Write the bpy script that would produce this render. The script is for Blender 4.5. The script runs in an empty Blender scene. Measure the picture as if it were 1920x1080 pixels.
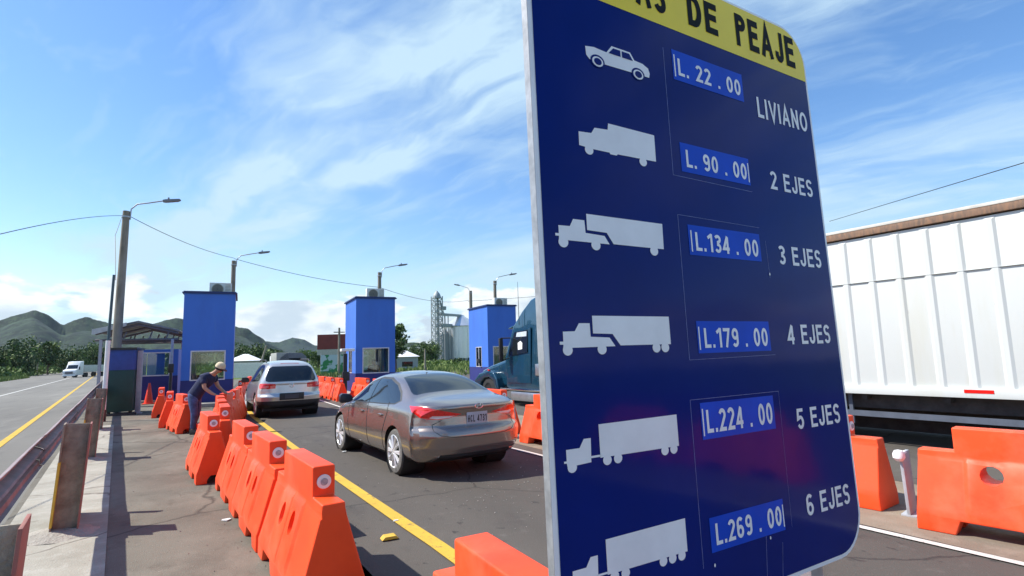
import bpy, bmesh, math, random
from math import sin, cos, pi, radians as R
from mathutils import Vector, Matrix, noise
from mathutils.bvhtree import BVHTree
C = bpy.context.scene
COL = C.collection
rnd = random.Random(7)

# ------------------------------------------------------------ camera, sky, sun, exposure
YAW, PITCH, ROLL, CAMH = .4625, .1215, -.0278, 1.66
fw = Vector((sin(YAW)*cos(PITCH), cos(YAW)*cos(PITCH), sin(PITCH)))
rt = Vector((cos(YAW), -sin(YAW), 0)); up = rt.cross(fw)
r2 = cos(ROLL)*rt + sin(ROLL)*up; u2 = -sin(ROLL)*rt + cos(ROLL)*up
cd = bpy.data.cameras.new('camera'); cam = bpy.data.objects.new('camera', cd); COL.objects.link(cam)
cd.sensor_width = 36; cd.lens = 36*1020/1920; cd.clip_end = 9000; cd.clip_start = .05
m = Matrix.Identity(4)
for i in range(3): m[i][0], m[i][1], m[i][2] = r2[i], u2[i], -fw[i]
m[2][3] = CAMH; cam.matrix_world = m; C.camera = cam
cd.dof.use_dof = False

SUN_EL = R(49); SUNV = Vector((-.895*cos(SUN_EL), .446*cos(SUN_EL), sin(SUN_EL))).normalized()
sl = bpy.data.lights.new('sun', 'SUN'); sl.energy = 5.0; sl.angle = R(.5); sl.color = (1, .95, .87)
so = bpy.data.objects.new('sun', sl); COL.objects.link(so); so.rotation_euler = (-SUNV).to_track_quat('-Z', 'Y').to_euler()

W = bpy.data.worlds.new('World'); C.world = W; W.use_nodes = True
nt = W.node_tree; N = nt.nodes; L = nt.links
for n in list(N): N.remove(n)
def nd(t, **k):
    n = N.new(t)
    for a, b in k.items(): setattr(n, a, b)
    return n
def mth(op, a, b=None, c=None, clamp=False):
    n = nd('ShaderNodeMath', operation=op, use_clamp=clamp)
    for i, v in enumerate((a, b, c)):
        if v is None: continue
        if isinstance(v, (int, float)): n.inputs[i].default_value = v
        else: L.new(v, n.inputs[i])
    return n.outputs[0]
def smooth(x, a, b):
    n = nd('ShaderNodeMapRange', interpolation_type='SMOOTHSTEP'); L.new(x, n.inputs[0]); n.inputs[1].default_value = a; n.inputs[2].default_value = b
    return n.outputs[0]
out = nd('ShaderNodeOutputWorld'); bg = nd('ShaderNodeBackground'); bg.inputs[1].default_value = .088
sky = nd('ShaderNodeTexSky', sky_type='NISHITA'); sky.sun_disc = False; sky.sun_elevation = SUN_EL
sky.sun_rotation = math.atan2(-.895, .446); sky.air_density = 1.15; sky.dust_density = .35; sky.ozone_density = 2.2; sky.altitude = 100
tc = nd('ShaderNodeTexCoord'); sp = nd('ShaderNodeSeparateXYZ'); L.new(tc.outputs['Generated'], sp.inputs[0])
zc = mth('MAXIMUM', sp.outputs[2], 0); k = mth('DIVIDE', 1, mth('ADD', zc, .15))
px = mth('MULTIPLY', sp.outputs[0], k); py = mth('MULTIPLY', sp.outputs[1], k)
def comb(x, y, z=0):
    c = nd('ShaderNodeCombineXYZ')
    for i, v in enumerate((x, y, z)):
        if isinstance(v, (int, float)): c.inputs[i].default_value = v
        else: L.new(v, c.inputs[i])
    return c.outputs[0]
def nz(vec, scale, detail=6, rough=.55, dist=0):
    n = nd('ShaderNodeTexNoise'); n.inputs['Scale'].default_value = scale; n.inputs['Detail'].default_value = detail
    n.inputs['Roughness'].default_value = rough; n.inputs['Distortion'].default_value = dist; L.new(vec, n.inputs['Vector']); return n.outputs[0]
pv = comb(px, py)
# streak frame: t runs along the cirrus band, s across it
tx, ty = -.40, .917
t_ = mth('ADD', mth('MULTIPLY', px, tx), mth('MULTIPLY', py, ty))
s_ = mth('ADD', mth('MULTIPLY', px, ty), mth('MULTIPLY', py, -tx))       # across
w1 = nz(pv, 1.3, 4, .5); sw = mth('ADD', s_, mth('MULTIPLY', mth('SUBTRACT', w1, .5), .9))
wv = nd('ShaderNodeVectorMath', operation='MULTIPLY_ADD'); nw_ = nd('ShaderNodeTexNoise'); nw_.inputs['Scale'].default_value = 1.7; nw_.inputs['Detail'].default_value = 3; L.new(pv, nw_.inputs['Vector'])
L.new(nw_.outputs['Color'], wv.inputs[0]); wv.inputs[1].default_value = (.55, .55, 0); L.new(comb(mth('MULTIPLY', s_, 1.9), mth('MULTIPLY', t_, .75)), wv.inputs[2])
streak = nz(wv.outputs[0], 1.9, 9, .56, .35)
wv2 = nd('ShaderNodeVectorMath', operation='MULTIPLY_ADD'); L.new(nw_.outputs['Color'], wv2.inputs[0]); wv2.inputs[1].default_value = (1.5, 1.0, 0); L.new(comb(mth('MULTIPLY', s_, 5), mth('MULTIPLY', t_, 1.3)), wv2.inputs[2])
fine = nz(wv2.outputs[0], 2.2, 8, .62, .3)
band = mth('SUBTRACT', 1, smooth(mth('ABSOLUTE', mth('SUBTRACT', sw, .97)), .0, .42))
left = mth('MULTIPLY', smooth(sw, .42, .66), mth('SUBTRACT', 1, mth('MULTIPLY', smooth(s_, 1.38, 1.62), .8)))
right = smooth(s_, 1.8, 2.4)
low = mth('SUBTRACT', 1, smooth(sp.outputs[2], .02, .25))
a = mth('MULTIPLY', band, mth('ADD', .20, mth('MULTIPLY', smooth(streak, .25, .70), .85)))
a = mth('ADD', a, mth('MULTIPLY', left, mth('ADD', .10, mth('MULTIPLY', smooth(streak, .38, .70), .50))))
a = mth('ADD', a, mth('MULTIPLY', right, mth('ADD', .2, mth('MULTIPLY', smooth(streak, .35, .65), .6))))
a = mth('ADD', a, mth('MULTIPLY', mth('SUBTRACT', smooth(fine, .40, .72), .35), .26))
a = mth('ADD', a, mth('MULTIPLY', low, .24), None, True)
cir = mth('MULTIPLY', a, .92)
# cumulus near the horizon
dv = comb(mth('MULTIPLY', sp.outputs[0], 1.0), sp.outputs[1], mth('MULTIPLY', sp.outputs[2], 2.3))
cu = nz(dv, 5.2, 10, .55, .15)
cumask = mth('MULTIPLY', smooth(sp.outputs[2], .0, .03), mth('SUBTRACT', 1, smooth(sp.outputs[2], .09, .19)))
cum = smooth(mth('SUBTRACT', cu, mth('MULTIPLY', mth('SUBTRACT', 1, cumask), .3)), .43, .48)
cshade = nz(dv, 8, 6, .5)
mixa = nd('ShaderNodeMix', data_type='RGBA'); L.new(cir, mixa.inputs[0])
hs = nd('ShaderNodeHueSaturation'); hs.inputs['Saturation'].default_value = 1.22; hs.inputs['Value'].default_value = 1.6; L.new(sky.outputs[0], hs.inputs['Color'])
tint = nd('ShaderNodeMix', data_type='RGBA', blend_type='MULTIPLY'); tint.inputs[0].default_value = 1; L.new(hs.outputs[0], tint.inputs[6]); tint.inputs[7].default_value = (.98, .96, 1.02, 1); L.new(tint.outputs[2], mixa.inputs[6]); mixa.inputs[7].default_value = (5.2, 7.0, 8.3, 1)
ccol = nd('ShaderNodeMix', data_type='RGBA'); L.new(smooth(cshade, .38, .56), ccol.inputs[0]); ccol.inputs[6].default_value = (5.2, 6.0, 6.7, 1); ccol.inputs[7].default_value = (9.4, 9.6, 9.4, 1)
mixb = nd('ShaderNodeMix', data_type='RGBA'); L.new(mth('MULTIPLY', cum, .85), mixb.inputs[0]); L.new(mixa.outputs[2], mixb.inputs[6]); L.new(ccol.outputs[2], mixb.inputs[7])
L.new(mixb.outputs[2], bg.inputs[0]); L.new(bg.outputs[0], out.inputs[0])
C.view_settings.view_transform = 'Standard'; C.view_settings.look = 'None'; C.view_settings.gamma = 1; C.view_settings.exposure = 0.5
C.cycles.max_bounces = 6; C.cycles.transparent_max_bounces = 12; C.cycles.volume_bounces = 0

# ------------------------------------------------------------ materials
MATS = {}
def mat(name, col, rough=.6, metal=0, var=.12, scale=6, bump=0, bscale=40, coat=0, spec=.5, col2=None, lo=.35, hi=.65, stretch=None, detail=6, emit=None):
    if name in MATS: return MATS[name]
    M = bpy.data.materials.new(name); M.use_nodes = True; t = M.node_tree; b = t.nodes['Principled BSDF']
    b.inputs['Roughness'].default_value = rough; b.inputs['Metallic'].default_value = metal
    b.inputs['Coat Weight'].default_value = coat; b.inputs['Coat Roughness'].default_value = .04; b.inputs['Specular IOR Level'].default_value = spec
    tc = t.nodes.new('ShaderNodeTexCoord'); mp = t.nodes.new('ShaderNodeMapping'); t.links.new(tc.outputs['Object'], mp.inputs[0])
    if stretch: mp.inputs['Scale'].default_value = stretch
    n = t.nodes.new('ShaderNodeTexNoise'); n.inputs['Scale'].default_value = scale; n.inputs['Detail'].default_value = detail; n.inputs['Roughness'].default_value = .6
    t.links.new(mp.outputs[0], n.inputs['Vector'])
    r = t.nodes.new('ShaderNodeValToRGB'); c = col; c2 = col2 or tuple(min(1, x*(1+var)) for x in col)
    c1 = col if col2 else tuple(x*(1-var) for x in col)
    r.color_ramp.elements[0].position = lo; r.color_ramp.elements[1].position = hi
    r.color_ramp.elements[0].color = (*c1, 1); r.color_ramp.elements[1].color = (*c2, 1)
    t.links.new(n.outputs[0], r.inputs[0]); t.links.new(r.outputs[0], b.inputs['Base Color'])
    if bump:
        n2 = t.nodes.new('ShaderNodeTexNoise'); n2.inputs['Scale'].default_value = bscale; n2.inputs['Detail'].default_value = 5
        t.links.new(mp.outputs[0], n2.inputs['Vector'])
        bp = t.nodes.new('ShaderNodeBump'); bp.inputs['Strength'].default_value = bump; bp.inputs['Distance'].default_value = .02
        t.links.new(n2.outputs[0], bp.inputs['Height']); t.links.new(bp.outputs[0], b.inputs['Normal'])
    if emit: b.inputs['Emission Color'].default_value = (*emit[:3], 1); b.inputs['Emission Strength'].default_value = emit[3]
    MATS[name] = M; return M
def layered(name, base, layers, rough=.9, bump=.3, bscale=60, spec=.3, crack=None):
    """ground materials: several noise layers (colour, scale, lo, hi, strength, stretch) over a base"""
    M = bpy.data.materials.new(name); M.use_nodes = True; t = M.node_tree; b = t.nodes['Principled BSDF']
    b.inputs['Roughness'].default_value = rough; b.inputs['Specular IOR Level'].default_value = spec
    tc = t.nodes.new('ShaderNodeTexCoord'); prev = None
    for c, sc, lo, hi, st, sx in layers:
        mp = t.nodes.new('ShaderNodeMapping'); mp.inputs['Scale'].default_value = sx or (1, 1, 1); mp.inputs['Location'].default_value = (sc*3.7, sc*1.3, 0)
        t.links.new(tc.outputs['Object'], mp.inputs[0])
        n = t.nodes.new('ShaderNodeTexNoise'); n.inputs['Scale'].default_value = sc; n.inputs['Detail'].default_value = 7; n.inputs['Roughness'].default_value = .62
        t.links.new(mp.outputs[0], n.inputs['Vector'])
        mr = t.nodes.new('ShaderNodeMapRange'); mr.inputs[1].default_value = lo; mr.inputs[2].default_value = hi; mr.inputs[4].default_value = st
        t.links.new(n.outputs[0], mr.inputs[0])
        mx = t.nodes.new('ShaderNodeMix'); mx.data_type = 'RGBA'; t.links.new(mr.outputs[0], mx.inputs[0])
        if prev: t.links.new(prev, mx.inputs[6])
        else: mx.inputs[6].default_value = (*base, 1)
        mx.inputs[7].default_value = (*c, 1); prev = mx.outputs[2]
    if crack:
        sc, wd, cc = crack; nw = t.nodes.new('ShaderNodeTexNoise'); nw.inputs['Scale'].default_value = 2.5; nw.inputs['Detail'].default_value = 6
        t.links.new(tc.outputs['Object'], nw.inputs['Vector']); ad = t.nodes.new('ShaderNodeMix'); ad.data_type = 'VECTOR'; ad.inputs[0].default_value = .22
        t.links.new(tc.outputs['Object'], ad.inputs[4]); t.links.new(nw.outputs['Color'], ad.inputs[5])
        vo = t.nodes.new('ShaderNodeTexVoronoi'); vo.feature = 'DISTANCE_TO_EDGE'; vo.inputs['Scale'].default_value = sc; t.links.new(ad.outputs[1], vo.inputs['Vector'])
        mr = t.nodes.new('ShaderNodeMapRange'); mr.inputs[1].default_value = 0; mr.inputs[2].default_value = wd; mr.inputs[3].default_value = .85; mr.inputs[4].default_value = 0; t.links.new(vo.outputs['Distance'], mr.inputs[0])
        mx = t.nodes.new('ShaderNodeMix'); mx.data_type = 'RGBA'; t.links.new(mr.outputs[0], mx.inputs[0]); t.links.new(prev, mx.inputs[6]); mx.inputs[7].default_value = (*cc, 1); prev = mx.outputs[2]
    t.links.new(prev, b.inputs['Base Color'])
    n2 = t.nodes.new('ShaderNodeTexNoise'); n2.inputs['Scale'].default_value = bscale; n2.inputs['Detail'].default_value = 6
    t.links.new(tc.outputs['Object'], n2.inputs['Vector'])
    bp = t.nodes.new('ShaderNodeBump'); bp.inputs['Strength'].default_value = bump; bp.inputs['Distance'].default_value = .01
    t.links.new(n2.outputs[0], bp.inputs['Height']); t.links.new(bp.outputs[0], b.inputs['Normal'])
    MATS[name] = M; return M
def glassmat(name, tint=(.5, .55, .55), alpha=.35, rough=.03):
    M = bpy.data.materials.new(name); M.use_nodes = True; t = M.node_tree; t.nodes.clear()
    o = t.nodes.new('ShaderNodeOutputMaterial'); g = t.nodes.new('ShaderNodeBsdfGlossy'); g.inputs['Roughness'].default_value = rough; g.inputs['Color'].default_value = (.9, .95, .95, 1)
    tr = t.nodes.new('ShaderNodeBsdfTransparent'); tr.inputs[0].default_value = (*tint, 1)
    f = t.nodes.new('ShaderNodeFresnel'); f.inputs[0].default_value = 1.5
    ad = t.nodes.new('ShaderNodeMath'); ad.operation = 'MULTIPLY_ADD'; ad.inputs[1].default_value = .9; ad.inputs[2].default_value = alpha*.2; t.links.new(f.outputs[0], ad.inputs[0])
    mx = t.nodes.new('ShaderNodeMixShader'); t.links.new(ad.outputs[0], mx.inputs[0]); t.links.new(tr.outputs[0], mx.inputs[1]); t.links.new(g.outputs[0], mx.inputs[2])
    t.links.new(mx.outputs[0], o.inputs[0]); MATS[name] = M; return M

ORANGE = None
ORDARK = mat('orange_cavity', (.25, .02, .006), .7)
WHITE = mat('white_paint', (.8, .8, .78), .5, var=.06)
LENS = mat('grey_lens', (.35, .36, .38), .25, var=.2, scale=60)
CHROME = mat('chrome', (.7, .7, .7), .12, 1, var=.05)
ALU = mat('aluminium', (.55, .56, .57), .35, .9, var=.1)
STEEL = mat('galvanised', (.42, .44, .46), .45, .6, var=.2, scale=12)
BLACK = mat('black_rubber', (.018, .018, .018), .75, var=.3)
DARKPL = mat('dark_plastic', (.02, .021, .023), .5, var=.2)
DKGLASS = mat('dark_glass', (.012, .016, .02), .04, var=.1, coat=0, spec=.8)
RED = mat('red_lens', (.75, .015, .012), .12, var=.2, scale=30, coat=1)
REDL = mat('red_lens_light', (.95, .06, .045), .1, var=.1, coat=1)
CLEAR = mat('clear_lens', (.75, .6, .58), .1, var=.1, coat=1)
YEL = mat('yellow_paint', (.62, .40, .05), .7, var=.15, scale=8, bump=.2)
WLINE = mat('white_line_paint', (.72, .72, .68), .8, var=.2, scale=5, bump=.2)

ORANGE = layered('orange_plastic', (.95, .080, .014), [((.82, .055, .010), 2.2, .4, .7, .9, None), ((.42, .10, .06), 3.3, .60, .78, .5, (1, 1, .4)), ((1.0, .20, .10), 1.3, .52, .75, .6, None), ((.30, .05, .025), 7, .66, .76, .6, (1, 1, .35)), ((.45, .16, .09), 26, .68, .74, .5, (1, 1, .5))], .46, .08, 25, .35)
# ------------------------------------------------------------ mesh helpers
def smooth_mesh(me, ang=35):
    me.polygons.foreach_set('use_smooth', [True]*len(me.polygons)); me.set_sharp_from_angle(angle=R(ang))
def link(name, me, parent=None, mats=(), sm=35):
    o = bpy.data.objects.new(name, me); COL.objects.link(o)
    for x in (mats if isinstance(mats, (list, tuple)) else [mats]): me.materials.append(x)
    if sm: smooth_mesh(me, sm)
    if parent: o.parent = parent
    return o
class MB:
    def __init__(s): s.v = []; s.f = []; s.mi = []; s.cur = 0
    def add(s, v, f):
        o = len(s.v); s.v += [tuple(x) for x in v]; s.f += [tuple(i+o for i in q) for q in f]; s.mi += [s.cur]*len(f); return s
    def m(s, i): s.cur = i; return s
    def box(s, c, d, rz=0, M=None):
        x, y, z = d[0]/2, d[1]/2, d[2]/2
        v = [Vector((a*x, b*y, e*z)) for a in (-1, 1) for b in (-1, 1) for e in (-1, 1)]
        if rz: v = [Matrix.Rotation(rz, 3, 'Z') @ q for q in v]
        v = [q+Vector(c) for q in v]
        if M: v = [M @ q for q in v]
        return s.add(v, [(0, 1, 3, 2), (4, 6, 7, 5), (0, 4, 5, 1), (2, 3, 7, 6), (0, 2, 6, 4), (1, 5, 7, 3)])
    def bx(s, a, b): return s.box([(a[i]+b[i])/2 for i in range(3)], [abs(b[i]-a[i]) for i in range(3)])
    def cyl(s, a, b, r0, r1=None, n=16, caps=True):
        r1 = r0 if r1 is None else r1; a = Vector(a); b = Vector(b); d = (b-a).normalized()
        x = d.orthogonal().normalized(); y = d.cross(x)
        v = [a+(x*cos(2*pi*i/n)+y*sin(2*pi*i/n))*r0 for i in range(n)]+[b+(x*cos(2*pi*i/n)+y*sin(2*pi*i/n))*r1 for i in range(n)]
        f = [(i, (i+1) % n, n+(i+1) % n, n+i) for i in range(n)]
        if caps: f += [tuple(range(n))[::-1], tuple(range(n, 2*n))]
        return s.add(v, f)
    def tube(s, pts, r, n=8):
        pts = [Vector(p) for p in pts]; rr = r if isinstance(r, (list, tuple)) else [r]*len(pts); v = []; f = []; prev = None
        for i, p in enumerate(pts):
            d = (pts[min(i+1, len(pts)-1)]-pts[max(i-1, 0)]).normalized()
            x = d.orthogonal().normalized() if prev is None else (prev-d*prev.dot(d)).normalized(); prev = x; y = d.cross(x)
            v += [p+(x*cos(2*pi*j/n)+y*sin(2*pi*j/n))*rr[i] for j in range(n)]
        for i in range(len(pts)-1):
            for j in range(n): f.append((i*n+j, i*n+(j+1) % n, (i+1)*n+(j+1) % n, (i+1)*n+j))
        f += [tuple(range(n))[::-1], tuple(range((len(pts)-1)*n, len(pts)*n))]
        return s.add(v, f)
    def prism(s, poly, h0, h1, ax='z'):
        n = len(poly)
        def p(q, h): return {'z': (q[0], q[1], h), 'y': (q[0], h, q[1]), 'x': (h, q[0], q[1])}[ax]
        v = [p(q, h0) for q in poly]+[p(q, h1) for q in poly]
        return s.add(v, [tuple(range(n)), tuple(range(n, 2*n))[::-1]]+[(i, n+i, n+(i+1) % n, (i+1) % n) for i in range(n)])
    def lathe(s, prof, c=(0, 0, 0), ax='z', n=32):
        v = []; f = []; c = Vector(c)
        for r, h in prof:
            for i in range(n):
                a = 2*pi*i/n; q = (r*cos(a), r*sin(a), h) if ax == 'z' else ((h, r*cos(a), r*sin(a)) if ax == 'x' else (r*cos(a), h, r*sin(a)))
                v.append(c+Vector(q))
        for j in range(len(prof)-1):
            for i in range(n): f.append((j*n+i, j*n+(i+1) % n, (j+1)*n+(i+1) % n, (j+1)*n+i))
        return s.add(v, f)
    def bm(s):
        b = bmesh.new(); vs = [b.verts.new(q) for q in s.v]
        for q, i in zip(s.f, s.mi):
            try: b.faces.new([vs[k] for k in q]).material_index = i
            except ValueError: pass
        bmesh.ops.recalc_face_normals(b, faces=b.faces); return b
    def build(s, name, mats, parent=None, bevel=0, sm=35, seg=2):
        b = s.bm()
        if bevel:
            es = [e for e in b.edges if len(e.link_faces) == 2 and e.calc_face_angle(0) > R(30)]
            bmesh.ops.bevel(b, geom=es, offset=bevel, segments=seg, affect='EDGES', profile=.6, clamp_overlap=True)
        me = bpy.data.meshes.new(name); b.to_mesh(me); b.free(); return link(name, me, parent, mats, sm)
def empty(name, loc, rz=0, label=None, cat=None, group=None):
    o = bpy.data.objects.new(name, None); COL.objects.link(o); o.location = loc; o.rotation_euler = (0, 0, rz); o.empty_display_size = .2
    if label: o['label'] = label
    if cat: o['category'] = cat
    if group: o['group'] = group
    return o
def tag(o, label, cat, group=None):
    o['label'] = label; o['category'] = cat
    if group: o['group'] = group
    return o
def struct(o): o['kind'] = 'structure'; return o
def kids(o): return [c for c in bpy.data.objects if c.parent == o]
CH = {}
def dup(root, loc=None, rz=None, label=None, group=None, scale=None, mirror=False):
    def cp(o, par):
        c = o.copy(); COL.objects.link(c); c.parent = par
        for ch in kids_cache(o): cp(ch, c)
        return c
    def kids_cache(o):
        if o.name not in CH: CH[o.name] = kids(o)
        return CH[o.name]
    r = cp(root, None)
    if loc is not None: r.location = loc
    if rz is not None: r.rotation_euler = (0, 0, rz)
    if label: r['label'] = label
    if group: r['group'] = group
    if scale: r.scale = scale if isinstance(scale, tuple) else (scale,)*3
    return r
# planar cutting in a (u,v) frame given by two 3D functionals
def inpoly(u, v, P):
    c = False; n = len(P)
    for i in range(n):
        a, b = P[i], P[i-1]
        if (a[1] > v) != (b[1] > v) and u < (b[0]-a[0])*(v-a[1])/(b[1]-a[1])+a[0]: c = not c
    return c
def cut(bm, P, U, V, sel):
    U = Vector(U); V = Vector(V)
    us = [p[0] for p in P]; vs = [p[1] for p in P]; mg = .12
    def near(f):
        q = f.calc_center_median(); a_ = [U.dot(w.co) for w in f.verts]; b_ = [V.dot(w.co) for w in f.verts]
        return min(us)-.02 < max(a_) and min(a_) < max(us)+.02 and min(vs)-.02 < max(b_) and min(b_) < max(vs)+.02 and sel(f, q)
    for i in range(len(P)):
        a, b = P[i-1], P[i]; du, dv = b[0]-a[0], b[1]-a[1]; n = U*dv - V*du; cc = a[0]*dv - a[1]*du
        if n.length < 1e-9: continue
        co = n*(cc/n.length_squared)
        mu, mv = (a[0]+b[0])/2, (a[1]+b[1])/2; ln = math.hypot(du, dv)/2+.09
        fs = [f for f in bm.faces if near(f)]
        def rad(f):
            q = f.calc_center_median(); return max((v.co-q).length for v in f.verts)
        fs = [f for f in fs if math.hypot(U.dot(f.calc_center_median())-mu, V.dot(f.calc_center_median())-mv) < ln+(rad(f) if rad(f) > .09 else 0)]
        if not fs: continue
        g = set(fs)
        for f in fs: g.update(f.edges); g.update(f.verts)
        bmesh.ops.bisect_plane(bm, geom=list(g), dist=1e-5, plane_co=co, plane_no=n)
    res = []
    for f in bm.faces:
        q = f.calc_center_median()
        if sel(f, q) and inpoly(U.dot(q), V.dot(q), P): res.append(f)
    return res

# ------------------------------------------------------------ ground, roads
def sheet(name, poly, z, mt, sub=0):
    me = bpy.data.meshes.new(name); me.from_pydata([(x, y, z) for x, y in poly], [], [tuple(range(len(poly)))]); me.update()
    if me.polygons[0].normal.z < 0: me.flip_normals()
    return struct(link(name, me, None, mt, 0))
G_GRASS = layered('grass_ground', (.085, .14, .025), [((.16, .19, .05), .08, .4, .65, .8, None), ((.05, .085, .02), .6, .45, .7, .8, None), ((.2, .17, .09), .25, .58, .72, .5, None)], .95, .8, 8)
G_ASPH = layered('asphalt', (.082, .073, .062), [((.12, .105, .088), .35, .4, .7, .7, (1, .35, 1)), ((.05, .045, .042), 1.1, .56, .72, .7, (1, .5, 1)), ((.16, .148, .13), 5, .6, .75, .45, None), ((.035, .032, .030), 7, .61, .68, .8, (1, .6, 1)), ((.17, .155, .13), .9, .60, .74, .6, (1, .4, 1)), ((.2, .19, .17), 60, .6, .72, .5, None)], .85, .6, 120, .35, (.33, .006, (.03, .027, .025)))
G_HWY = layered('highway_concrete', (.19, .18, .155), [((.135, .128, .112), .12, .42, .6, .8, (1, .25, 1)), ((.27, .255, .22), .5, .5, .7, .6, (1.5, .3, 1)), ((.10, .095, .085), 1.8, .56, .72, .6, (1, .2, 1))], .9, .3, 60)
G_CONC = layered('island_concrete', (.165, .150, .117), [((.112, .100, .077), .55, .4, .62, .9, None), ((.235, .215, .17), 1.2, .52, .72, .7, (1, .6, 1)), ((.085, .073, .055), 2.6, .56, .72, .7, None), ((.06, .052, .042), 9, .62, .72, .6, None), ((.36, .33, .27), 40, .6, .7, .5, None)], .9, .6, 90, .3, (.3, .008, (.05, .043, .035)))
G_DUST = layered('dusty_strip', (.25, .205, .15), [((.17, .14, .105), .8, .4, .65, .8, None), ((.33, .29, .23), 3, .5, .72, .7, None), ((.1, .085, .07), 12, .6, .72, .5, None)], .95, .6, 80)
sheet('ground', [(-6000, -6000), (6000, -6000), (6000, 6000), (-6000, 6000)], -.06, G_GRASS)
hx = lambda y, off=0: -1.72 - .165*(y-7) + off         # guardrail line, highway side
# highway: from left edge to the guardrail line
sheet('highway', [(hx(-60, -16), -60), (hx(-60, -.05), -60), (hx(600, -.05), 600), (hx(600, -16), 600)], -.03, G_HWY)
KST = layered('pale_kerb_concrete', (.36, .34, .28), [((.27, .25, .2), 1.5, .4, .65, .8, None), ((.45, .43, .37), 5, .5, .7, .6, None), ((.15, .13, .1), 4, .62, .74, .6, None)], .9, .6, 70, .3, (.5, .01, (.12, .1, .08)))
sheet('kerb_strip', [(hx(-20, -.3), -20), (hx(-20, .56), -20), (hx(19, .56), 19), (hx(19, -.3), 19)], .006, KST)
lx = lambda y: .52 - .088*(y-5)                           # barrier row line
sheet('median_pavement', [(hx(-30, -.06), -30), (lx(-30)+.2, -30), (lx(24)+.2, 24), (.15, 60), (-9.5, 50)], 0, G_CONC)
sheet('toll_lane', [(lx(-30)+.2, -30), (8.2, -30), (3.4+.8, 24), (2.9+.5, 60), (.15, 60), (lx(24)+.2, 24)], -.004, G_ASPH)
sheet('traffic_island', [(9.2, -30), (9.9, -30), (7.6, 24), (6.8, 60), (2.9, 60), (3.3, 24), (5.45, 1), (8.0, -30)], 0, G_DUST)
sheet('second_lane', [(7.6, -30), (30, -30), (26, 60), (6.6, 60), (6.6, 24), (7.2, 5)], .004, G_ASPH)
YLINE = layered('worn_yellow_line', (.62, .40, .05), [((.50, .32, .05), 2, .4, .7, .8, None), ((.11, .095, .075), 7, .60, .70, .85, None), ((.10, .085, .07), 40, .60, .68, .8, None)], .8, .4, 90)
WORN = layered('worn_white_line', (.62, .61, .56), [((.48, .46, .4), 2, .4, .7, .8, None), ((.14, .125, .1), 6, .60, .72, .8, None), ((.12, .1, .085), 40, .60, .68, .7, None)], .8, .4, 90)
def stripe(name, pts, w, mt, z=.004):
    v = []; f = []
    for i, (x, y) in enumerate(pts):
        a = Vector(pts[max(i-1, 0)]); b = Vector(pts[min(i+1, len(pts)-1)]); d = (b-a).normalized(); n = Vector((d.y, -d.x))*w/2
        v += [(x-n.x, y-n.y, z), (x+n.x, y+n.y, z)]
        if i: f.append((2*i-2, 2*i-1, 2*i+1, 2*i))
    me = bpy.data.meshes.new(name); me.from_pydata(v, [], f); me.update(); return struct(link(name, me, None, mt, 0))
stripe('yellow_lane_line', [(2.5, -6), (1.61, 4.86), (1.54, 5.5), (.96, 11.5), (.38, 18.7), (.1, 26), (-.05, 36)], .14, YLINE, .008)
stripe('white_lane_line', [(6.3, -6), (5.27, 2.16), (5.12, 3.4), (4.46, 8), (4.38, 8.8), (3.2, 19.3), (2.98, 24), (2.8, 36)], .085, WORN, .008)
stripe('yellow_highway_line', [(-5.2+.175*25, -6), (-5.23, 18.9), (-15.3, 75.9), (-62, 340)], .15, YLINE, -.022)
for k in range(1): stripe('white_highway_line', [(-5.9, 0), (-13.3, 44.7), (-20.85, 90.8), (-60, 330)], .15, WORN, -.022)
# short kerb-like yellow end under the second booth
mb = MB(); mb.bx((4.35, 24.2, 0), (6.75, 29.2, .14)); struct(mb.build('kerb', mat('kerb_concrete', (.33, .3, .26), .9, bump=.3), None, .02))
mb = MB(); mb.bx((-2.35, 23.9, 0), (.0, 28.6, .14)); struct(mb.build('kerb', MATS['kerb_concrete'], None, .02))

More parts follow.
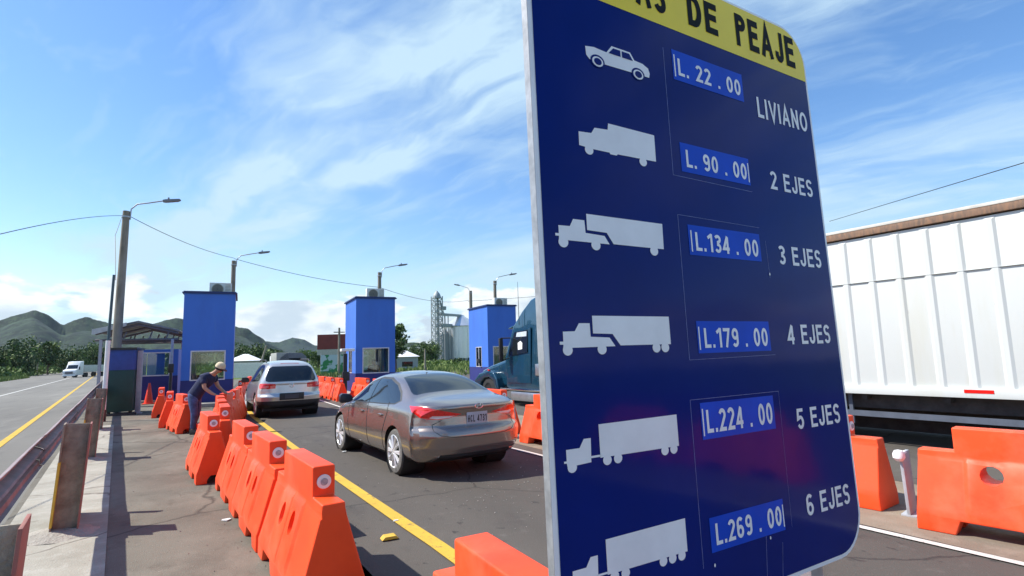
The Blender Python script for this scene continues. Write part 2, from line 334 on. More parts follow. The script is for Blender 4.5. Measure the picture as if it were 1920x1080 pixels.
# ------------------------------------------------------------ plastic barriers
def make_barrier(round_hole, label):
    Lh, Bh, H, S = .76, .475, .9, .69
    prof = [(-Lh, 0), (-.56, 0), (-.52, .1), (-.24, .1), (-.2, 0), (.2, 0), (.24, .1), (.52, .1), (.56, 0), (Lh, 0), (Lh-.03, S), (Bh, S), (Bh, H), (-Bh, H), (-Bh, S), (-Lh+.03, S)]
    if round_hole: Lh, Bh = .98, .68
    if round_hole: prof = [(-Lh, 0), (-.70, 0), (-.66, .12), (-.26, .12), (-.22, 0), (.22, 0), (.26, .12), (.66, .12), (.70, 0), (Lh, 0), (Lh-.03, S), (Bh, S), (Bh, H), (-Bh, H), (-Bh, S), (-Lh+.03, S)]
    b = bmesh.new(); f0 = b.faces.new([b.verts.new((x, 0, z)) for x, z in prof])
    def bis(co, no): bmesh.ops.bisect_plane(b, geom=b.faces[:]+b.edges[:]+b.verts[:], dist=1e-5, plane_co=co, plane_no=no)
    for z in (.14, .2, .6, .64): bis((0, 0, z), (0, 0, 1))
    for x in ((-.62, -.59, .59, .62) if round_hole else (-.33, -.305, -.022, .022, .305, .33)): bis((x, 0, 0), (1, 0, 0))
    bis((0, 0, 0), (1, 0, 0))
    holes = [(-.43, .52, .08, .08), (.43, .52, .08, .08)] if round_hole else [(-.16, .46, .058, .085), (.16, .46, .058, .085)]
    dele = []
    for hx_, hz, ra, rb in holes:
        P = [(hx_+ra*cos(2*pi*i/14), hz+rb*sin(2*pi*i/14)) for i in range(14)]
        dele += cut(b, P, (1, 0, 0), (0, 0, 1), lambda f, q: True)
    bmesh.ops.delete(b, geom=list(set(dele)), context='FACES')
    ext = bmesh.ops.extrude_face_region(b, geom=b.faces[:]); ev = {v for v in ext['geom'] if isinstance(v, bmesh.types.BMVert)}
    for v in b.verts:
        x, z = v.co.x, v.co.z
        w = .225 if z <= .14 else (.225-.02*(z-.14)/.06 if z <= .2 else (.205-(.205-.085)*(z-.2)/.42 if z < .62 else .08))
        if .19 < z < .61 and (.02 < abs(x) < .31 or (round_hole and abs(x) < .6)): w += .02
        v.co.y = w if v in ev else -w
    bmesh.ops.recalc_face_normals(b, faces=b.faces)
    bmesh.ops.dissolve_limit(b, angle_limit=R(.6), verts=b.verts, edges=b.edges)
    es = [e for e in b.edges if len(e.link_faces) == 2 and e.calc_face_angle(0) > R(28) and e.calc_length() > .05]
    bmesh.ops.bevel(b, geom=es, offset=.014, segments=3, affect='EDGES', profile=.6, clamp_overlap=False)
    for f in b.faces:
        q = f.calc_center_median()
    me = bpy.data.meshes.new('body'); b.to_mesh(me); b.free()
    root = empty('traffic_barrier', (0, 0, 0), 0, label, 'barrier'); body = link('body', me, root, ORANGE, 40)
    # arch through the foot, seen from the end
    cb = MB(); cb.prism([(-.1, -.1), (.1, -.1), (.085, .06), (.045, .11), (-.045, .11), (-.085, .06)], -.9, .9, 'x'); cbm = cb.build('cutter', ORANGE)
    md = body.modifiers.new('b', 'BOOLEAN'); md.object = cbm; md.operation = 'DIFFERENCE'; md.solver = 'EXACT'
    bpy.context.view_layer.update(); dg = bpy.context.evaluated_depsgraph_get(); nm = bpy.data.meshes.new_from_object(body.evaluated_get(dg))
    body.modifiers.clear(); body.data = nm; bpy.data.objects.remove(cbm); smooth_mesh(nm, 40)
    mb = MB(); mb.m(0).lathe([(.0, -.004), (.046, -.004), (.05, .0), (.05, .012), (0, .012)], (-Bh-.008, 0, .79), 'x', 24)
    rf = mb.build('reflector', [WHITE], root)
    mb = MB(); mb.lathe([(0, -.006), (.024, -.006), (.026, 0)], (-Bh-.0125, 0, .79), 'x', 20); mb.build('lens', [LENS], rf)
    return root
def D(h): return R(90)+R(h)          # heading (deg left of +Y) -> rotation of the barrier's long axis
bar_t = make_barrier(False, 'nearest orange barrier of the left row, its whole end face and round reflector in view')
bar_r = make_barrier(True, 'orange barrier with one round hole at the right edge, in front of the white trailer')
GL = 'orange plastic barriers along the left side of the toll lane'
bar_t.location = (.50, 4.72, 0); bar_t.rotation_euler.z = D(7.5); bar_t['group'] = GL
def put(src, x, y, h, label, group, sc=None): return dup(src, (x, y, 0), D(h), label, group, sc)
left = [(.28, 6.27, 8, 'second orange barrier from the camera in the left row, its reflector just behind the nearest'),
 (.07, 7.78, 8, 'third orange barrier from the camera, last of the close left run before the gap'),
 (-.40, 9.62, 9, 'orange barrier standing alone after the gap, its shaded end face and foot arch in view'),
 (-.24, 11.25, 3, 'orange barrier directly behind the lone one, reflector showing above it'),
 (-.33, 12.85, 4, 'second orange barrier behind the lone one'),
 (-.40, 14.4, 4, 'orange barrier the leaning man in navy rests his hands on'),
 (-.30, 15.9, -8, 'orange barrier just beyond the leaning man, beside the silver car'),
 (-.12, 17.4, -6, 'second orange barrier beyond the leaning man in the left row'),
 (-.02, 18.9, -2, 'third orange barrier beyond the leaning man, highest in the clump left of the silver car')]
for x, y, h, lb in left: put(bar_t, x, y, h, lb, GL)
for i, (x, y, h) in enumerate([(.05, 25.6, -4), (.16, 27.2, -4), (.26, 28.8, -4), (.36, 30.4, -4), (.45, 32, -3)]):
    put(bar_t, x, y, h, ['nearest', 'second', 'third', 'fourth', 'farthest'][i]+' orange barrier of the run beyond the first blue booth', 'orange barriers beyond the first blue booth')
GM = 'orange barriers standing loose before the blue guard hut'
put(bar_t, -1.28, 16.15, 14, 'orange barrier immediately left of the leaning man\'s legs, its lit long side showing', GM)
put(bar_t, -1.72, 17.9, 5, 'middle one of three loose orange barriers left of the leaning man', GM)
put(bar_t, -2.28, 21.2, 5, 'leftmost loose orange barrier, beside the traffic cone at the guard hut', GM)
put(bar_t, .93, 1.80, 3, 'orange barrier cut off by the bottom edge of the photo, left of the sign', GL)
GR = 'orange barriers with round holes on the right side of the toll lane'
bar_r.location = (5.96, 2.10, 0); bar_r.rotation_euler.z = D(13); bar_r['group'] = GR
right = [(5.84, 4.46, 9, 'orange barrier half hidden by the sign\'s right edge, its end face towards the grey post'),
 (5.38, 6.55, 8, 'orange barrier hidden behind the middle of the sign'),
 (5.14, 8.55, 7, 'orange barrier seen between the bronze sedan and the left edge of the sign'),
 (5.05, 11.5, 7, 'orange barrier behind the sedan\'s right rear corner, next to the grey flat post'),
 (4.75, 13.6, 7, 'orange barrier behind the bronze sedan, second beyond the grey flat post'),
 (4.62, 20.2, 7, 'orange barrier in front of the middle booth, seen over the sedan'),
 (4.35, 22.3, 7, 'orange barrier close to the middle booth\'s corner, seen over the sedan')]
for x, y, h, lb in right: put(bar_r, x, y, h, lb, GR)
for i, y in enumerate((-2.3, -4.6)):  # unseen barriers, placed for their orange reflection in the sign face
    put(bar_r, 7.45+.12*(-2.3-y), y, 9, '%s unseen orange barrier added behind the camera to reflect in the sign' % ('near', 'far')[i], GR)
GF = 'orange barriers along the left of the second booth\'s island'
for i in range(12):
    y = 23.4+1.58*i
    put(bar_t, 3.62-.075*(y-23.4)*.9-.05*(i % 2)*.3, y, 5+(i*37 % 5)-2, 'orange barrier %s in the long far row between the silver car and the second booth' % (['nearest', 'second', 'third', 'fourth', 'fifth', 'sixth', 'seventh', 'eighth', 'ninth', 'tenth', 'eleventh', 'farthest'][i]), GF)

# ------------------------------------------------------------ steel delineator posts
def flat_post(x, y, h, label):
    t = empty('marker_post', (x, y, 0), R(h), label, 'post', 'grey flat posts between the right barriers')
    t.rotation_euler.y = R(-5); MB().box((0, 0, .3), (.19, .03, .62)).build('post', mat('grey_paint', (.36, .39, .42), .5, var=.12), t, .006)
    MB().box((0, 0, .012), (.2, .13, .024)).build('base_plate', MATS['grey_paint'], t, .004)
    mb = MB(); mb.lathe([(0, -.055), (.03, -.05), (.052, -.02), (.052, .015), (.035, .045), (0, .055)], (-.13, 0, .60), 'z', 18); mb.cyl((-.13, 0, .60), (.02, 0, .6), .018, n=8); mb.build('lamp_ball', WHITE, t)
    return t
flat_post(5.92, 3.25, 10, 'grey flat post with a white ball lamp between two right barriers, right of the sign')
flat_post(4.92, 9.98, 10, 'grey flat post beside the bronze sedan\'s right rear corner')

# ------------------------------------------------------------ guardrail (H-beam posts and W-beam)
RUST = mat('rusted_steel', (.20, .135, .10), .8, .1, scale=5, bump=.4, bscale=40, col2=(.40, .32, .24))
RUSTR = mat('red_primer_steel', (.34, .12, .09), .75, .05, scale=5, bump=.2, col2=(.28, .14, .11))
g_dir = Vector((-.163, .987, 0))
def gpost(i, y, label):
    t = empty('guardrail_post', (hx(y)+(.20 if i else .13), y, 0), math.atan2(.163, .987), label, 'guardrail post', 'rusty H-beam guardrail posts')
    h = 1.08; t.rotation_euler.y = R(3.2)
    MB().box((0, 0, h/2-.1), (.20, .014, h+.2)).build('web', RUST if i else mat('weathered_beige_steel', (.40, .34, .25), .85, scale=6, bump=.6, bscale=50, col2=(.26, .21, .15)), t, .002)
    mb = MB(); mb.box((-.107, .04, h/2-.1), (.014, .26, h+.2)); o = mb.build('flange', RUST, t, .002)
    mb = MB(); mb.box((.107, .04, h/2-.1), (.014, .26, h+.2)); mb.build('flange', RUSTR, t, .002)
    if i: mb = MB(); mb.box((.085, .50, .3), (.014, .66, .62)); mb.box((.06, .84, h/2-.12), (.08, .05, h+.1)); mb.build('shadow_plate', RUST, t, .002)  # added plate and stub post, shaped to cast the wide shadow band
    if i in (1, 2):
        mb = MB(); mb.box((-.107, -.094, .40), (.02, .006, .62)); mb.box((-.097, .03, .40), (.005, .23, .62)); mb.build('yellow_stripe', YEL, t)
    mb = MB()
    b = mb; mb.lathe([(0, .06), (.14, .055), (.25, .03), (.36, 0)], (0, 0, 0), 'z', 14); me = mb.build('concrete_footing', mat('rough_footing', (.34, .31, .26), .95, bump=1, bscale=30), t)
    for v in me.data.vertices: v.co += noise.noise_vector(v.co*14)*.03
    return t
pys = [2.75, 7.12, 12.3, 17.6, 22.9, 28.2, 33.5]
for i, y in enumerate(pys):
    gpost(i, y, ['pale weathered guardrail post with a red-brown flange, cut off at the bottom left corner', 'rusty H-beam guardrail post with a yellow painted flange, second from the camera', 'third guardrail post from the camera, rusty with a thin yellow mark', 'fourth guardrail post, behind the white pipe\'s foot', 'fifth guardrail post, beyond the green cabinet', 'sixth guardrail post beyond the guard hut', 'farthest guardrail post along the highway'][i])
mb = MB(); prof = [(0, 1.0), (.025, .985), (.03, .95), (.075, .93), (.075, .90), (.01, .87), (0, .855), (.01, .84), (.075, .81), (.075, .78), (.03, .76), (.025, .72), (0, .71)]
prof = [(-x, z) for x, z in prof]
for (ya, yb, dx, dz) in ((-6, 7.05, 0, -.01), (7.0, 12.3, .012, .0), (12.25, 40, .018, 0)):
    v = []; f = []
    ys = [ya+(yb-ya)*j/12 for j in range(13)]
    for y in ys:
        wob = .02*noise.noise(Vector((y*.7, 0, 3)))
        for side in (0, .006):
            for px_, pz in prof: v.append((hx(y)-.0+px_+side+dx+wob, y, pz+dz+wob*.5))
    n = len(prof)*2; q = len(prof)
    for j in range(12):
        for k in range(q-1):
            f.append((j*n+k, j*n+k+1, (j+1)*n+k+1, (j+1)*n+k)); f.append((j*n+q+k, (j+1)*n+q+k, (j+1)*n+q+k+1, j*n+q+k+1))
        f.append((j*n, (j+1)*n, (j+1)*n+q, j*n+q)); f.append((j*n+q-1, j*n+2*q-1, (j+1)*n+2*q-1, (j+1)*n+q-1))
    mb.add(v, f)
t = tag(mb.build('guardrail', mat('dull_galvanised', (.17, .13, .13), .6, .4, scale=4, col2=(.27, .2, .2)), None, 0, 30), 'long dull steel W-beam rail running between the highway and the median', 'guardrail')

# ------------------------------------------------------------ toll sign
sy, sti, sro = .08, -.022, .003
s_ax = Vector((cos(sy), sin(sy), 0)); n_ax = Vector((-sin(sy)*cos(sti), cos(sy)*cos(sti), sin(sti))); u_ax = s_ax.cross(n_ax)
if u_ax.z < 0: u_ax = -u_ax
sx2 = cos(sro)*s_ax+sin(sro)*u_ax; ux2 = -sin(sro)*s_ax+cos(sro)*u_ax
sm = Matrix.Identity(4)
for i in range(3): sm[i][0], sm[i][1], sm[i][2] = sx2[i], n_ax[i], ux2[i]
sm.translation = (1.5, 1.42, 1.66)
sign = empty('toll_sign', (0, 0, 0), 0, 'large navy toll price sign with yellow header and truck pictograms standing close to the camera', 'sign')
sign.matrix_world = sm
def rrect(x0, z0, x1, z1, r, n=8):
    P = []
    for cx, cz, a0 in ((x1-r[1], z0+r[1], -90), (x1-r[2], z1-r[2], 0), (x0+r[3], z1-r[3], 90), (x0+r[0], z0+r[0], 180)):
        rr = r[1] if a0 == -90 else r[2] if a0 == 0 else r[3] if a0 == 90 else r[0]
        for i in range(n+1): a = R(a0+90*i/n); P.append((cx+rr*cos(a), cz+rr*sin(a)))
    return P
NAVY = mat('navy_reflective_sheeting', (.002, .014, .15), .09, var=.1, scale=1.5, bump=.012, bscale=14, spec=.12)
SWHITE = mat('sign_white', (.82, .83, .83), .3, var=.05, scale=6)
SYEL = mat('sign_yellow', (.88, .68, .02), .35, var=.05, scale=4)
SBLUE = mat('sticker_blue', (.003, .07, .55), .3, var=.1, scale=4, spec=.12)
SBLK = mat('sign_black', (.006, .006, .006), .6, spec=.15)
EDGE = mat('sign_edge', (.32, .33, .34), .5, .4, var=.2, scale=20)
x0, x1, z0, z1 = -.728, .806, -.832, 1.437; rr_ = (.17, .17, .17, .17)
mb = MB(); mb.prism(rrect(x0, z0, x1, z1, rr_), 0, .03, 'y'); mb.build('panel', EDGE, sign)
def flat(name, P, y, mt, par=sign, holes=None):
    b = bmesh.new(); f = b.faces.new([b.verts.new((x, -y, z)) for x, z in P]); b.normal_update()
    bmesh.ops.triangulate(b, faces=b.faces[:]); f2 = b.faces[:]
    for f in f2:
        f.normal_update()
        if f.normal.y > 0: f.normal_flip()
    me = bpy.data.meshes.new(name); b.to_mesh(me); b.free(); return link(name, me, par, mt, 0)
flat('border', rrect(x0, z0, x1, z1, rr_), .0015, SWHITE)
face = flat('sign_face', rrect(x0+.018, z0+.015, x1-.014, z1-.012, (.155,)*4), .003, NAVY)
bandP = [p for p in rrect(x0+.018, z0+.015, x1-.014, z1-.012, (.155,)*4) if p[1] > 1.2]
bandP = [(x1-.014, 1.2)]+bandP+[(x0+.018, 1.2)]
band_o = flat('header_band', bandP, .0042, SYEL)
def _arc(cx, cy, rx, ry, a0, a1, n=10): return [(cx+rx*cos(R(a0+(a1-a0)*i/n)), cy+ry*sin(R(a0+(a1-a0)*i/n))) for i in range(n+1)]
def glyph(ch, t):
    """centre-line strokes inside a cell of width w and height 1, stroke width t"""
    h = t/2; w = {'I': t, '.': t, ' ': .3, '1': .42, 'L': .5, 'J': .5, 'N': .62, 'O': .68, 'A': .68, 'V': .66, 'D': .6}.get(ch, .56); a, b = h, w-h; m = w/2; rx = m-h
    G = {'L': [[(a, 1), (a, h), (w, h)]], 'I': [[(a, 0), (a, 1)]], 'V': [[(a*.8, 1), (m, h*.6), (w-a*.8, 1)]], 'A': [[(a*.8, 0), (m, 1-h*.6), (w-a*.8, 0)], [(w*.26, .32), (w*.74, .32)]],
         'N': [[(a, 0), (a, 1)], [(a, 1-h*.8), (b, h*.8)], [(b, 0), (b, 1)]], 'E': [[(w, 1-h), (a, 1-h), (a, h), (w, h)], [(a, .53), (w*.92, .53)]], 'F': [[(w, 1-h), (a, 1-h), (a, 0)], [(a, .5), (w*.88, .5)]],
         'T': [[(0, 1-h), (w, 1-h)], [(m, 1-h), (m, 0)]], 'J': [[(b, 1), (b, .30)]+_arc(m, .26, rx, .26-h, 0, -180)+[(a, .34)]],
         'O': [_arc(m, .5, rx, .5-h, 90, 450, 26)], '0': [_arc(m, .5, rx, .5-h, 90, 450, 26)], 'D': [[(a, h), (a, 1-h), (w*.45, 1-h)]+_arc(w*.45, .5, b-w*.45, .5-h, 80, -80)+[(w*.45, h), (a, h)]],
         'P': [[(a, 0), (a, 1-h), (w*.5, 1-h)]+_arc(w*.5, .74, b-w*.5, .26-h, 80, -80)+[(w*.5, .48+h), (a, .48+h)]], 'R': [[(a, 0), (a, 1-h), (w*.5, 1-h)]+_arc(w*.5, .74, b-w*.5, .26-h, 80, -80)+[(w*.5, .48+h), (a, .48+h)], [(w*.5, .5), (b, 0)]],
         'S': [_arc(m, .74, rx, .26-h, 15, 180)+_arc(m, .74, rx, .24, 190, 250, 4)+_arc(m, .27, rx, .25, 70, 0, 5)+_arc(m, .26, rx, .26-h, -10, -165)],
         '1': [[(w*.05, .76), (w-h, .96)], [(w-h, 1), (w-h, 0)]], '2': [_arc(m, .72, rx, .28-h, 165, -25)+[(a+.01, h), (w, h)]], '3': [_arc(m, .75, rx, .25-h, 155, -85)+_arc(m, .27, rx, .27-h, 88, -155)],
         '4': [[(w, .27), (a*.7, .27), (w*.72, 1-h*.3)], [(w*.72, 1-h), (w*.72, 0)]], '5': [[(w*.95, 1-h), (w*.22, 1-h), (a, .5)]+_arc(m, .33, rx, .33-h, 130, -155)],
         '6': [_arc(m, .70, rx, .30-h, 35, 165)+[(a, .35)], _arc(m, .31, rx, .31-h, 90, 450, 20)], '9': [_arc(m, .30, rx, .30-h, -145, -15)+[(b, .65)], _arc(m, .69, rx, .31-h, 90, 450, 20)],
         '7': [[(0, 1-h), (b, 1-h), (w*.4, 0)]], '8': [_arc(m, .27, rx, .27-h, 90, 450, 20), _arc(m, .76, rx*.9, .24-h, 90, 450, 20)], '.': [[(h, 0), (h, t)]], ' ': [], 'H': [[(a, 0), (a, 1)], [(b, 0), (b, 1)], [(a, .5), (b, .5)]], 'C': [_arc(m, .5, rx, .5-h, 40, 320, 20)]}
    return w, G[ch]
def text(s, bb, y, mt, name, par=sign, bold=.02, extr=0):
    t = .145+bold*1.3; V = []; F = []; x = 0; ns = 0
    for ch in s:
        w, st_ = glyph(ch, t)
        for P in st_:
            ns += 1; Q = [Vector(p) for p in P]; closed = (Q[0]-Q[-1]).length < 1e-6; o = len(V); n = len(Q)
            for i, p in enumerate(Q):
                pa = Q[i-1] if i else (Q[-2] if closed else None); pb = Q[i+1] if i < n-1 else (Q[1] if closed else None)
                d1 = (p-pa).normalized() if pa else None; d2 = (pb-p).normalized() if pb else None
                d = ((d1 or d2)+(d2 or d1)).normalized(); nn = Vector((-d.y, d.x)); q = d1 or d2; k = 1/max(.35, abs(nn.dot(Vector((-q.y, q.x)))))
                for sgn in (-1, 1): r_ = p+nn*sgn*t/2*k; V.append((x+r_.x, ns, r_.y))
                if i: F.append((o+2*i-2, o+2*i, o+2*i+1, o+2*i-1))
        x += w+.15
    x -= .15; me = bpy.data.meshes.new(name)
    me.from_pydata([(bb[0]+vx/x*(bb[2]-bb[0]), -y-.00012*(k % 4), bb[1]+vz*(bb[3]-bb[1])) for vx, k, vz in V], [], F); me.update()
    return link(name, me, par, mt, 0)
text('TARIFAS', (-.62, 1.248, -.10, 1.385), .0055, SBLK, 'header_lettering', band_o, .045)
text('DE', (.02, 1.248, .195, 1.385), .0055, SBLK, 'header_lettering', band_o, .045)
text('PEAJE', (.311, 1.246, .722, 1.392), .0055, SBLK, 'header_lettering', band_o, .045)
def sticker(bb, s, tb, bars=()):
    o = flat('price_sticker', [(bb[0], bb[1]), (bb[2], bb[1]), (bb[2], bb[3]), (bb[0], bb[3])], .0045, SBLUE)
    text(s, tb, .0058, SWHITE, 'price_lettering', o, .02)
    for x in bars: flat('price_bar', [(x, bb[1]+.012), (x+.006, bb[1]+.012), (x+.006, bb[3]-.02), (x, bb[3]-.02)], .0058, SWHITE, o)
sticker((-.090, .996, .318, 1.116), 'L. 22 . 00', (-.063, 1.017, .300, 1.085), (-.083,))
sticker((-.090, .640, .303, .751), 'L. 90 . 00', (-.063, .660, .283, .726), (.292,))
sticker((-.086, .333, .322, .443), 'L.134 . 00', (-.052, .350, .305, .418), (-.076,))
sticker((-.086, -.014, .322, .098), 'L.179 . 00', (-.052, .004, .305, .073), (-.080,))
sticker((-.103, -.303, .300, -.181), 'L.224 . 00', (-.078, -.283, .285, -.206), (-.098,))
sticker((-.107, -.662, .293, -.553), 'L.269 . 00', (-.082, -.642, .275, -.574), (.284,))
for s, z in (('LIVIANO', .95), ('2 EJES', .645), ('3 EJES', .33), ('4 EJES', .008), ('5 EJES', -.320), ('6 EJES', -.640)):
    text(s, ((.403, z, .76, z+.09) if s == 'LIVIANO' else (.437, z, .737, z+.078)), .0045, SWHITE, 'axle_lettering', sign, .014)
def disc(cx, cz, r, rz=None, n=18): rz = rz or r; return [(cx+r*cos(2*pi*i/n), cz+rz*sin(2*pi*i/n)) for i in range(n)]
pic = flat('pictogram', [(-.505, 1.010), (-.503, .980), (-.49, .967), (-.42, .965), (-.31, .967), (-.218, .968), (-.214, .985), (-.22, 1.003), (-.246, 1.014), (-.285, 1.017), (-.303, 1.042), (-.388, 1.042), (-.413, 1.012), (-.469, 1.016)], .0045, SWHITE)
flat('window', [(-.404, 1.012), (-.382, 1.035), (-.350, 1.035), (-.350, 1.012)], .0055, NAVY, pic)
flat('window', [(-.343, 1.012), (-.343, 1.035), (-.308, 1.035), (-.293, 1.012)], .0055, NAVY, pic)
for cx in (-.456, -.272):
    flat('wheel_arch', disc(cx, .968, .031, .023), .0055, NAVY, pic); flat('wheel', disc(cx, .966, .024, .018), .0062, SWHITE, pic); flat('hub', disc(cx, .966, .0165, .0125), .0070, NAVY, pic)
def truckpic(cab, box, wheels, r=.017, bar=None):
    o = flat('pictogram', cab, .0045, SWHITE)
    if box: flat('cargo_box', box, .0045, SWHITE, o)
    if bar: flat('drawbar', bar, .0045, SWHITE, o)
    for cx, cz in wheels: flat('wheel', disc(cx, cz, r, r*.9), .0052, SWHITE, o)
truckpic([(-.555, .702), (-.556, .656), (-.50, .652), (-.43, .652), (-.428, .647), (-.40, .647), (-.395, .652), (-.218, .655), (-.217, .752), (-.428, .754), (-.432, .731), (-.488, .727), (-.503, .706)], None, [(-.517, .646), (-.281, .644)], .0175)
truckpic([(-.655, .385), (-.655, .36), (-.668, .36), (-.668, .352), (-.655, .352), (-.656, .341), (-.457, .341), (-.476, .367), (-.552, .370), (-.554, .410), (-.598, .410), (-.612, .386)], [(-.545, .432), (-.213, .432), (-.215, .343), (-.44, .343), (-.466, .378), (-.545, .380)], [(-.64, .334), (-.514, .334), (-.262, .334)], .0185)
truckpic([(-.66, .064), (-.66, .035), (-.673, .035), (-.673, .026), (-.66, .026), (-.662, .016), (-.461, .018), (-.483, .045), (-.557, .048), (-.558, .089), (-.599, .089), (-.616, .065)], [(-.547, .112), (-.218, .112), (-.218, .020), (-.44, .020), (-.47, .056), (-.547, .058)], [(-.646, .010), (-.516, .010), (-.286, .010), (-.246, .010)], .018)
truckpic([(-.671, -.271), (-.671, -.302), (-.680, -.302), (-.680, -.308), (-.671, -.308), (-.669, -.319), (-.583, -.315), (-.580, -.247), (-.606, -.247), (-.623, -.271)], [(-.548, -.211), (-.219, -.209), (-.219, -.309), (-.548, -.307)], [(-.653, -.321), (-.523, -.316), (-.481, -.316), (-.284, -.316), (-.244, -.316)], .0165, [(-.585, -.298), (-.545, -.298), (-.545, -.304), (-.585, -.304)])
truckpic([(-.671, -.595), (-.671, -.626), (-.680, -.626), (-.680, -.632), (-.671, -.632), (-.669, -.643), (-.583, -.639), (-.580, -.571), (-.606, -.571), (-.623, -.595)], [(-.548, -.535), (-.219, -.533), (-.219, -.633), (-.548, -.631)], [(-.653, -.645), (-.523, -.640), (-.481, -.640), (-.327, -.640), (-.287, -.640), (-.246, -.640)], .0165, [(-.585, -.622), (-.545, -.622), (-.545, -.628), (-.585, -.628)])
LINE = mat('overlay_edge', (.16, .2, .42), .4, var=.3, scale=30)
def linequad(a, b, w, y=.0037):
    a = Vector(a); b = Vector(b); d = (b-a).normalized(); n = Vector((-d.y, d.x))*w/2
    return [tuple(a-n), tuple(b-n), tuple(b+n), tuple(a+n)]
for a, b, w in (((-.133, 1.11), (-.136, .62), .0018), ((-.136, .62), (.31, .615), .0014), ((-.131, .475), (-.134, -.035), .0018), ((-.134, -.035), (.345, -.03), .0012), ((-.131, .475), (.33, .47), .0012),
                ((-.148, -.168), (-.152, -.70), .0018), ((-.148, -.168), (.34, -.168), .0014), ((.34, -.168), (.335, -.66), .0010), ((.18, -.66), (.16, -.83), .0018), ((.27, -.70), (.25, -.82), .0016), ((.36, .42), (.365, .27), .0012)):
    flat('overlay_seam', linequad(a, b, w), .0038, LINE)
for x, z in ((.362, .285), (.25, -.60), (-.1, -.70), (.2, -.672)): flat('scuff', disc(x, z, .004, .006, 8), .0062, SWHITE)
for x in (-.42, .52):
    MB().bx((x-.04, .034, -1.9), (x+.04, .10, 1.2)).build('post', STEEL, sign, .006)

# ------------------------------------------------------------ toll booths
BLUE = layered('booth_blue', (.055, .175, .60), [((.05, .14, .50), 1.1, .42, .7, .8, (1, 1, .35)), ((.10, .22, .52), 3.2, .6, .78, .5, (1, 1, .12))], .55, .1, 50, .4)
BNAVY = mat('booth_navy', (.02, .025, .16), .6, var=.1, scale=2)
ROOFB = mat('booth_roof', (.015, .03, .12), .5)
WIN = glassmat('booth_glass', (.82, .86, .84), .2)
INTER = mat('booth_interior', (.16, .18, .22), .8)
ACW = mat('ac_white', (.68, .68, .60), .5, var=.1)
def make_booth(label):
    W_, Dp, Hh = 1.8, 2.8, 4.42; t = empty('toll_booth', (0, 0, 0), 0, label, 'toll booth', 'blue toll booths across the lanes')
    th = .12; zw0, zw1 = .98, 2.15; zb = 1.0
    # walls with openings: front/back window .30-1.52, sides narrow window
    mb = MB()
    def wall(y, flip):
        for a, b in (((0, zb), (.3, Hh)), ((1.52, zb), (W_, Hh)), ((.3, zw1), (1.52, Hh))):
            mb.bx((a[0], y, a[1]), (b[0], y+th, b[1]))
    wall(0, 0); wall(Dp-th, 1)
    for x in (0, W_-th):
        mb.bx((x, th, zw1), (x+th, Dp-th, Hh)); mb.bx((x, th, zb), (x+th, .9, zw1)); mb.bx((x, 1.75, zb), (x+th, Dp-th, zw1))
    b = mb.bm(); bmesh.ops.remove_doubles(b, verts=b.verts, dist=1e-4); me = bpy.data.meshes.new('wall'); b.to_mesh(me); b.free(); link('wall', me, t, BLUE, 0)
    mb = MB(); mb.bx((-.004, -.004, 0), (W_+.004, th, zb-.002)); mb.bx((-.004, Dp-th, 0), (W_+.004, Dp+.004, zb-.002)); mb.bx((-.004, th, 0), (th, Dp-th, zb-.002)); mb.bx((W_-th, th, 0), (W_+.004, Dp-th, zb-.002)); mb.build('plinth', BNAVY, t)
    mb = MB(); mb.bx((th, th, .02), (W_-th, Dp-th, .06)); mb.bx((th+.002, th+.002, 2.5), (W_-th-.002, Dp-th-.002, 2.55)); mb.bx((th, th+.05, .7), (W_-th, .75, .76)); mb.bx((.4, .3, .76), (.85, .6, 1.1)); mb.build('interior', INTER, t)
    mb = MB(); mb.bx((-.07, -.07, Hh), (W_+.07, Dp+.07, Hh+.05)); mb.bx((-.03, -.03, Hh+.05), (W_+.03, Dp+.03, Hh+.09)); mb.build('roof', ROOFB, t, .006)
    for y in (-.012, Dp-.01):
        mb = MB()
        for a, b in (((.30, zw0), (1.52, zw0+.045)), ((.30, zw1-.045), (1.52, zw1)), ((.30, zw0+.045), (.345, zw1-.045)), ((1.475, zw0+.045), (1.52, zw1-.045))): mb.bx((a[0], y, a[1]), (b[0], y+.03, b[1]))
        fr = mb.build('window_frame', mat('frame_white', (.62, .6, .64), .4, .2), t); MB().bx((.345, y+.008, zw0+.045), (1.475, y+.014, zw1-.045)).build('pane', WIN, fr)
    for x in (-.012, W_-.02):
        mb = MB()
        for a, b in (((.9, zb), (1.75, zb+.04)), ((.9, zw1-.04), (1.75, zw1)), ((.9, zb+.04), (.94, zw1-.04)), ((1.30, zb+.04), (1.35, zw1-.04)), ((1.71, zb+.04), (1.75, zw1-.04))): mb.bx((x, a[0], a[1]), (x+.03, b[0], b[1]))
        fr = mb.build('window_frame', MATS['frame_white'], t); MB().bx((x+.008, .94, zb+.04), (x+.014, 1.71, zw1-.04)).build('pane', WIN, fr)
    return t
